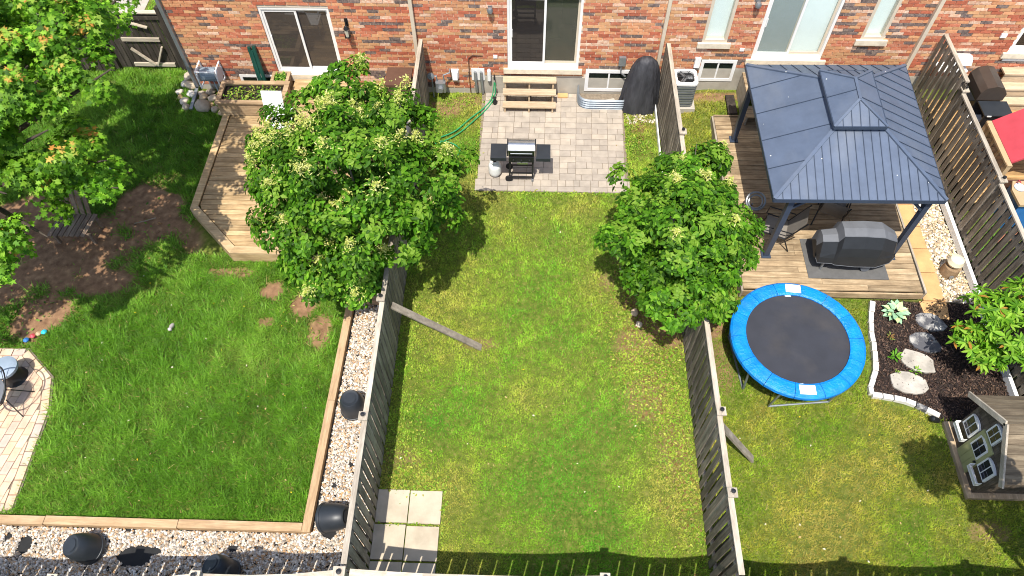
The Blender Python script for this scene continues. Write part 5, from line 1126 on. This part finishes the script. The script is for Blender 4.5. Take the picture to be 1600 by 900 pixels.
def pwin(yc, z0, z1, w_, parent, boxx=False):
    f = MB(); x_ = PX0-.05; h_ = (z1-z0); q = [(yc-w_/2,z0),(yc+w_/2,z0),(yc+w_/2,z1-.05),(yc+w_/4,z1-.01),(yc,z1),(yc-w_/4,z1-.01),(yc-w_/2,z1-.05)]
    f.slab([(x_,a,b) for a,b in q][::-1], (-1,0,0), .045); wn = mk('window', f, whitepl, parent)
    for i in range(2):
        for j in range(2):
            ya = yc-w_/2+.035+i*(w_/2-.025); za = z0+.035+j*(h_/2-.035); mk('pane', MB().box(x_-.006,x_+.004,ya,ya+w_/2-.047,za,za+h_/2-.047), navy, wn)
    if boxx: mk('flower_box', MB().slab([(x_-.1,yc-w_/2-.02,z0-.1),(x_-.1,yc+w_/2+.02,z0-.1),(x_-.11,yc+w_/2+.02,z0-.03),(x_-.11,yc-w_/2-.02,z0-.03)], (-1,0,0), .015).box(x_-.1,x_-.01,yc-w_/2-.02,yc+w_/2+.03,z0-.135,z0-.12).box(x_-.1,x_-.01,yc-w_/2-.02,yc-w_/2-.015,z0-.12,z0-.01).box(x_-.1,x_-.01,yc+w_/2+.015,yc+w_/2+.03,z0-.12,z0-.01), whitepl, parent)
pwin(5.41, .58, 1.0, .32, ph, True); pwin(4.59, .58, 1.0, .32, ph, True); pwin(ym-.03, .6, 1.02, .32, dr); pwin(ym, 1.14, 1.52, .28, ph)
ROX0, ROX1 = 8.07, 9.9
for s_ in (-1, 1):
    for k in range(6):
        f0, f1 = k/6, (k+.96)/6; y0 = ym+s_*(.82*(1-f0)); y1 = ym+s_*(.82*(1-f1)); z0 = PE-.12+(PR+.06-PE+.12)*f0; z1 = PE-.12+(PR+.06-PE+.12)*f1
        mk('roof_plank', MB().slab([(ROX0,y0,z0),(ROX1,y0,z0),(ROX1,y1,z1),(ROX0,y1,z1)][::s_ if s_ == -1 else 1] if False else [(ROX0,y0,z0),(ROX1,y0,z0),(ROX1,y1,z1),(ROX0,y1,z1)], (0,s_*.55,.8), .03), playroof, ph)
    mk('barge_board', MB().beam((ROX0-.02,ym+s_*.86,PE-.16),(ROX0-.02,ym,PR+.08), .035, .1), fencerail, ph)
tag(mk('ground_spike_light', MB().lathe([(.05,0),(.06,.05),(.06,.2),(.03,.22)], (8.0,5.82,.03), 12, Matrix.Rotation(-1.0,3,'Y')), black, smooth=True), 'small black spotlight between the mulch edging and the playhouse', 'light')

# ---------------------------------------------------------------- furthest yard
fd = thing('far_deck', 'golden wooden deck in the furthest yard beyond the slatted fence', 'deck', (11.5, 13.2, 0))
decking(fd, [(9.95,14.3),(9.95,11.0),(13.6,11.0),(13.6,14.3)], .4, wood('golden_deck_wood', ('#8d6f48','#b08d5e','#cfae7c'),'X',stain=.4), 15)
mk('frame', MB().box(10.0,13.5,11.1,14.2,0,.35), gatewood, fd)
fs_ = thing('far_steps', 'broad wooden steps up to the furthest house door', 'steps', (12.5, 14.5, .4))
for k, (y0, z) in enumerate(((14.0,.62),(14.26,.86),(14.5,1.12))): mk('tread', MB().box(11.6,13.5,y0,y0+.26,z-.04,z), newwood, fs_); mk('riser', MB().box(11.62,13.5,y0+.03,y0+.055,.41 if k == 0 else z-.26,z-.041), newwood, fs_)
mk('landing', MB().box(11.5,13.5,14.765,W-.01,1.3,1.36), whitepl, fs_)
g2 = thing('dark_barbecue', 'black hooded barbecue with brown lid on the furthest deck', 'barbecue', (11.1, 14.05, .41))
bx0, bx1 = 10.72, 11.34; lid2 = [(bx0,.98),(bx0,1.2),(bx0+.1,1.34),(bx0+.3,1.4),(bx1-.14,1.36),(bx1,1.18),(bx1,.98)]; n_ = len(lid2); by0, by1 = 13.72, 14.48
mk('lid', MB().add([(a,by0,b) for a,b in lid2]+[(a,by1,b) for a,b in lid2], [(i,n_+i,n_+i+1,i+1) for i in range(n_-1)]+[tuple(range(n_)), tuple(range(2*n_-1,n_-1,-1))]), plain('brown_enamel','#4f463f',.3,.3), g2)
mk('firebox', MB().box(bx0+.02,bx1-.02,by0+.02,by1-.02,.72,.978), black, g2); mk('handle', MB().tube([(bx1+.05,by0+.12,1.12),(bx1+.05,by1-.12,1.12)], .016, 6), steel, g2)
mk('cart', MB().box(bx0+.02,bx1-.02,by0+.03,by1-.03,.43,.7), black, g2); mk('side_shelf', MB().box(bx0+.04,bx1+.1,13.2,13.7,.95,.98), blackplast, g2); mk('side_shelf', MB().box(bx0-.2,bx0-.01,13.75,14.4,.93,.96), black, g2)
mk('side_panel', MB().box(bx0+.06,bx1+.08,13.22,13.25,.43,.948), black, g2); mk('shelf_trim', MB().box(bx0+.1,bx0+.2,13.185,13.199,.945,.975).box(bx1-.08,bx1+.02,13.185,13.199,.945,.975), whitepl, g2)
for a in (bx0+.06, bx1-.06): mk('leg', MB().box(a-.02,a+.02,by0+.05,by0+.09,.405,.43), black, g2)
wt = thing('white_hose_hanger', 'white curved hose hanger on brick beyond the slatted fence', 'hose hanger', (10.2, 14.6, 1.2))
mk('arch', loftx(MB(), [(14.75,1.3),(14.75,1.52),(14.62,1.56),(14.5,1.5),(14.45,1.4)], 10.2, 10.62), whitepl, wt); mk('tray', MB().box(9.9,10.6,14.42,14.75,1.22,1.26), whitepl, wt)
tag(mk('white_cloth', MB().slab([(10.72,13.3,.46),(11.02,13.25,.47),(11.1,13.75,.5),(10.85,13.82,.49),(10.7,13.6,.48)], (0,0,1), .03), whitepl), 'white folded sheet lying on the furthest deck', 'sheet')
rh = thing('toy_house', 'toy cottage with red roof and tan frame on the furthest deck', 'toy house', (11.2, 12.1, .4))
for (a, b) in ((10.62,11.45),(10.62,12.75),(11.7,11.45),(11.7,12.75)): mk('corner_post', MB().box(a-.05,a+.05,b-.05,b+.05,.41,1.2), tanpl, rh)
for k in range(4): mk('window_bar', MB().box(10.6,10.64,11.6+k*.33,11.65+k*.33,.7,1.14), tanpl, rh)
mk('wall_panel', MB().box(10.6,10.64,11.5,12.7,.42,.68).box(10.66,11.66,11.43,11.47,.42,.68), brownpl, rh); mk('top_beam', MB().box(10.56,10.68,11.4,12.8,1.145,1.19), tanpl, rh)
mk('roof', MB().slab([(10.68,11.5,1.2),(10.68,12.8,1.2),(11.2,12.8,1.6),(11.2,11.5,1.6)][::-1], (-.5,0,.8), .05).slab([(11.8,11.5,1.2),(11.8,12.8,1.2),(11.2,12.8,1.6),(11.2,11.5,1.6)], (.5,0,.8), .05), redpl, rh)
sld = thing('toy_slide', 'white and grey ridged toy slide by the red roofed cottage', 'slide', (11.9, 13.3, .4))
for k in range(4): mk('slide_rib', MB().beam((11.6+k*.1,13.15,1.0),(12.1+k*.1,13.85,.5), .07, .05), whitepl if k%2 == 0 else greymetal, sld)
mk('support', MB().box(11.68,11.9,13.1,13.2,.41,.98), greymetal, sld)
tk = thing('toy_kitchen', 'tan toy kitchen counter with round sink on the furthest deck edge', 'toy kitchen', (11.1, 10.95, 0))
mk('counter', MB().prism([(10.72,10.55),(11.5,10.55),(11.5,11.25),(10.8,11.25),(10.7,11.0)], .82, .88), tanpl, tk); mk('sink', MB().lathe([(.1,0),(.12,.01),(.12,.02),(.08,.015),(0,.012)], (10.88,11.05,.881), 16), plain('sink_grey','#b3bcc4',.3), tk); mk('cabinet', MB().box(10.78,11.45,10.6,11.2,.0,.819), bluepl, tk); mk('screen_panel', MB().box(11.05,11.1,10.8,11.15,.881,1.0), cyanpl, tk); mk('tap', MB().tube([(10.86,11.18,.88),(10.86,11.18,.98),(10.86,11.1,1.0)], .015, 6), redpl, tk)
for (x, y, mt, lb) in ((11.8,13.55,redpl,'red'),(11.35,13.1,pinkpl,'pink'),(11.55,13.38,yellowpl,'yellow')):
    tag(mk('plastic_toy', MB().lathe([(.0,0),(.1,.02),(.14,.1),(.1,.18),(.0,.2)], (x,y,.41), 12).lathe([(.03,0),(.05,.08),(0,.1)], (x+.08,y-.1,.5), 8), mt, smooth=True), lb+' plastic toy on the furthest deck near the barbecue', 'toy')
tag(mk('toy_log', MB().tube([(10.5,10.2,.1),(11.2,10.35,.1)], .09, 10), plain('terracotta_toy','#b5714f',.7)), 'terracotta coloured log by the toy kitchen', 'log')
for (x, y, sx_) in ((9.95,7.4,.3),(9.98,7.0,.22)): tag(mk('blue_toy', MB().obox((x+.2,y,.2),(.3,sx_,.18),Matrix.Rotation(.5,3,'Z')).lathe([(.08,0),(.08,.12),(0,.14)], (x+.2,y,.28), 8), cyanpl), 'turquoise toy behind the slatted fence '+('beside the shrub' if y < 7.2 else 'further along from the shrub'), 'toy')

# ---------------------------------------------------------------- trees
def limbs(parent, base, lobes, r0, mat, h0, name='limb'):
    b = Vector(base); fork = b+Vector((0,0,h0)); mk('trunk', MB().tube([b-Vector((0,0,.05)), b+Vector((.02,.01,h0*.5)), fork+Vector((0,0,.1))], [r0*1.25, r0, r0*.85], 10), mat, parent, smooth=True)
    for i, (x, y, z, rd) in enumerate(lobes):
        e = Vector((x,y,z)); m_ = fork.lerp(e, .5)+Vector((random.uniform(-.1,.1), random.uniform(-.1,.1), -.12)); mk(name, MB().tube([fork, m_, e, e+(e-m_)*.35], [r0*.55, r0*.34, r0*.18, r0*.06], 7), mat, parent, smooth=True)
def crown(parent, lobes, cdens, nleaf, size, cols, tmpl, seed, flowers=0, tipcols=None, clr=(.2,.36), fl_size=.2, droop=.3, up=.7, zsq=.8):
    r = np.random.default_rng(seed); CC = []; CR = []; CD = []
    for (x, y, z, rd) in lobes:
        n = max(6, int(cdens*rd*rd*12)); d = r.normal(0,1,(n,3)); d[:,2] = np.abs(d[:,2])*1.0-.45*r.random(n); d /= np.linalg.norm(d,axis=1,keepdims=True)
        rad = rd*(.72+.36*r.random((n,1))+.3*(r.random((n,1)) < .1)); CC.append(np.array([x,y,z])+d*rad*np.array([1,1,zsq])); CR.append(r.uniform(*clr,n)); CD.append(d)
    CC = np.concatenate(CC); CR = np.concatenate(CR); CD = np.concatenate(CD); k = len(CC)
    per = nleaf//k; idx = np.repeat(np.arange(k), per); n = len(idx); d = r.normal(0,1,(n,3))+CD[idx]*.9; d[:,2] += .25; d /= np.linalg.norm(d,axis=1,keepdims=True)
    P = CC[idx]+d*(CR[idx]*(.45+.6*r.random(n)**.6))[:,None]*np.array([1,1,.75])
    Nn = d*.6+CD[idx]*.35+np.array([0,-.1,up])+r.normal(0,.3,(n,3)); cb_ = .7+.6*r.random(k)
    c = np.array([lin(q) for q in cols])[r.integers(0,len(cols),n)]*(cb_[idx]*(.75+.5*r.random(n)))[:,None]
    if tipcols is not None:
        hit = r.random(k) < tipcols[1]; close = (hit[idx])&(d[:,2] > .55)&(r.random(n) < .8); c[close] = np.array([lin(q) for q in tipcols[0]])[r.integers(0,len(tipcols[0]),close.sum())]
    leaves('crown', P, Nn, size*(.5+.95*r.random(n)), c, tmpl, leaf, r, parent, droop)['kind'] = 'stuff'
    if flowers:
        ok = np.where(CD[:,2] > .25)[0]; wq = (fbm(CC[ok,0], CC[ok,1], 1.1, seed)**4)*(.3+CD[ok,2]); pick = r.choice(ok, min(flowers, len(ok)), False, wq/wq.sum()); m_ = 120; ii = np.repeat(pick, m_); n = len(ii); t_ = r.random(n)
        ax = CD[ii]*.6+np.array([0,-.1,.8]); ax /= np.linalg.norm(ax,axis=1,keepdims=True)
        fs = fl_size*(.7+.6*r.random(k))[ii]
        P = CC[ii]+ax*(CR[ii]*.75)[:,None]+ax*(fs*t_*1.1)[:,None]+r.normal(0,1,(n,3))*(fs*.5*(1.05-t_))[:,None]*np.array([1,1,.6])
        c = np.array([lin(q) for q in ('#cfcd78','#c3c766','#d8d690','#aebb56')])[r.integers(0,4,n)]*(.8+.3*r.random((n,1)))
        leaves('blossom', P, r.normal(0,.5,(n,3))+np.array([0,0,1]), .03+.045*r.random(n), c, LONG, petal, r, parent)['kind'] = 'stuff'
def grow(l, k): return [(a, b, c, d*k) for a, b, c, d in l]
LG = ('#3c6510','#487614','#58861b','#31550c','#6c9428')
LOBL = [(-3.6,9.6,3.0,.8),(-4.6,8.6,2.0,.5),(-4.3,8.15,1.8,.45),(-3.53,10.95,3.4,.55),(-3.5,10.5,3.2,.6),(-4.3,10.15,2.75,.85),(-2.85,10.1,2.95,.9),(-4.95,9.75,2.3,.55),(-2.15,9.35,2.55,.8),(-3.2,8.9,3.3,1.05),(-4.2,8.75,2.55,.8),(-2.75,8.3,2.5,.85),(-2.0,8.85,2.1,.48),(-3.35,7.7,1.9,.5),(-3.95,7.85,1.75,.42),(-3.65,8.0,1.95,.6),(-2.95,7.9,1.9,.5),(-4.7,9.2,2.1,.5)]
t1 = thing('flowering_tree', 'dense tree with creamy blossom clusters beside the deck and left dividing fence', 'tree', (-3.35, 9.1, 0)); limbs(t1, (-3.35,9.1,0), LOBL, .1, greybark, 1.2); crown(t1, grow(LOBL, 1.1), 3.0, 42000, .105, LG, LILAC, 81, 85, (('#6f942a','#82a23a'), .35), fl_size=.21, clr=(.17,.33), droop=.6)
LOBR = [(3.2,8.6,2.7,.7),(3.45,9.6,2.5,.55),(2.75,8.95,2.3,.7),(3.65,8.6,2.5,.62),(3.0,7.95,2.75,.85),(2.2,8.25,2.0,.5),(3.4,9.85,2.65,.5),(2.9,7.15,1.9,.45),(3.05,7.35,2.2,.6),(2.55,7.5,1.85,.45),(3.9,8.0,2.2,.4),(3.45,7.5,2.1,.45)]
LOBR = [(a-.18, b+.05, c, d) for a, b, c, d in LOBR]
t2 = thing('round_tree', 'compact green tree with few pale blossoms growing by the dark dividing fence', 'tree', (3.0, 8.3, 0)); limbs(t2, (3.0,8.3,0), LOBR, .085, greybark, 1.1); crown(t2, grow(LOBR, 1.12), 3.0, 28000, .1, LG, LILAC, 82, 12, (('#6f942a','#82a23a'), .45), fl_size=.14, clr=(.17,.31), droop=.6)
LOBM = [(-8.5,12.1,4.2,.6),(-9.1,12.7,4.0,.6),(-10.9,6.9,4.1,.8),(-11.8,6.2,3.8,.9),(-7.75,8.35,3.5,.42),(-8.6,7.6,3.3,.45),(-12.5,7.5,4.2,1.0),(-9.3,7.2,2.8,.45),(-9.4,10.9,5.0,.9),(-8.4,10.2,5.1,.8),(-7.7,9.5,4.7,.55),(-8.6,9.2,5.0,.9),(-9.9,9.6,5.6,1.1),(-8.3,8.5,4.5,.7),(-9.5,8.3,4.6,.85),(-9.0,7.9,3.9,.6),(-8.0,8.8,3.6,.5),(-10.4,8.3,4.0,.9),(-10.6,10.6,5.0,1.2),(-11.5,9.2,5.0,1.2),(-9.6,11.7,4.4,.8),(-10.0,7.5,3.2,.55),(-11.4,11.5,4.6,1.0),(-8.7,11.3,4.2,.5),(-11,7.6,3.8,.7)]
t3 = thing('maple_tree', 'maple with orange tipped new growth spreading over the shaded corner', 'tree', (-12.0, 9.7, 0)); limbs(t3, (-12.0,9.7,0), LOBM, .17, bark, 2.2); crown(t3, grow(LOBM, 1.12), 1.8, 56000, .088, ('#507c18','#62911e','#75a32a','#3d6610','#88b036'), MAPLE, 83, 0, (('#c99a48','#c08540','#c9ac52','#aaad4a','#9cb04a','#8fae44','#8fae44','#9cb84a'), .22), (.2,.38))
LOBN = [(7.15,3.25,4.2,.34),(7.5,2.8,4.3,.4),(8.35,1.95,4.2,.6),(8.85,2.2,4.1,.7),(9.4,2.4,3.9,.7),(9.2,1.6,4.8,.8)]
t5 = thing('rear_tree', 'tree beyond the rear fence shading the lawn corner by the playhouse', 'tree', (9.1, 1.4, 0)); limbs(t5, (9.1,1.4,0), LOBN, .1, greybark, 1.8); crown(t5, LOBN, 2.2, 9000, .12, LG, LILAC, 84)
# shrub with rosettes of long leaves
LOBS = [(8.75,7.45,1.45,.42),(9.0,6.95,1.4,.45),(8.45,7.05,1.1,.3),(9.3,7.4,1.6,.5),(8.75,6.7,1.0,.28),(9.3,6.7,1.2,.35)]
t4 = thing('leafy_shrub', 'glossy long leaved shrub with bronze tips over the mulch bed', 'shrub', (9.0, 7.1, 0)); limbs(t4, (9.0,7.1,0), LOBS, .04, greybark, .5)
r = np.random.default_rng(91); CC = []; CD = []
for (x, y, z, rd) in LOBS:
    n = int(150*rd*rd+14); d = r.normal(0,1,(n,3)); d[:,2] = np.abs(d[:,2])-.3; d /= np.linalg.norm(d,axis=1,keepdims=True); CC.append(np.array([x,y,z])+d*rd*(.6+.5*r.random((n,1)))); CD.append(d)
CC = np.concatenate(CC); CD = np.concatenate(CD); k = len(CC); per = 11; idx = np.repeat(np.arange(k), per); n = len(idx); a = np.tile(np.arange(per)*2.4, k)+np.repeat(r.uniform(0,6,k), per)
ax = CD*.5+np.array([0,0,.7]); ax /= np.linalg.norm(ax,axis=1,keepdims=True); d = np.column_stack([np.cos(a),np.sin(a),r.uniform(-.35,.5,n)]); Nn = ax[idx]+.6*np.column_stack([-np.cos(a),-np.sin(a),0*a])*d[:,2:3]+r.normal(0,.15,(n,3))
c = np.array([lin(q) for q in ('#648f20','#78a62c','#4c7a18','#93b840')])[r.integers(0,4,n)]*(.8+.4*r.random((n,1))); hot = r.random(n) < .04; c[hot] = lin('#b08038')
stuff(leaves('crown', CC[idx], Nn, .13+.07*r.random(n), c, LONG, leaf, r, t4, 0, d*2.5))
smallplant(9.7-.35,3.35,'dark green leafy clump in the shade behind the playhouse',60,.2,('#3f7a24','#5a9630'),75,.4)
# dandelions and fallen petals on the lawns
r = np.random.default_rng(95); n = 110; x = np.concatenate([r.uniform(-9,-4,60), r.uniform(-2.3,2.8,30), r.uniform(3.8,8,20)]); y = np.concatenate([r.uniform(3.8,8.8,60), r.uniform(3.2,10.8,30), r.uniform(3,6,20)])
P = np.column_stack([x, y, gz(x,y)+.05]); cl = np.array([lin(q) for q in ('#e6c93a','#e9e2c9','#d9b98a')])[r.integers(0,3,n)]
tag(stuff(leaves('fallen_petals', P, np.column_stack([r.normal(0,.2,n),r.normal(0,.2,n),np.ones(n)]), .03+.03*r.random(n), cl, LILAC, petal, r)), 'scattered tiny yellow and cream petals on the lawns', 'petals', kind='stuff')
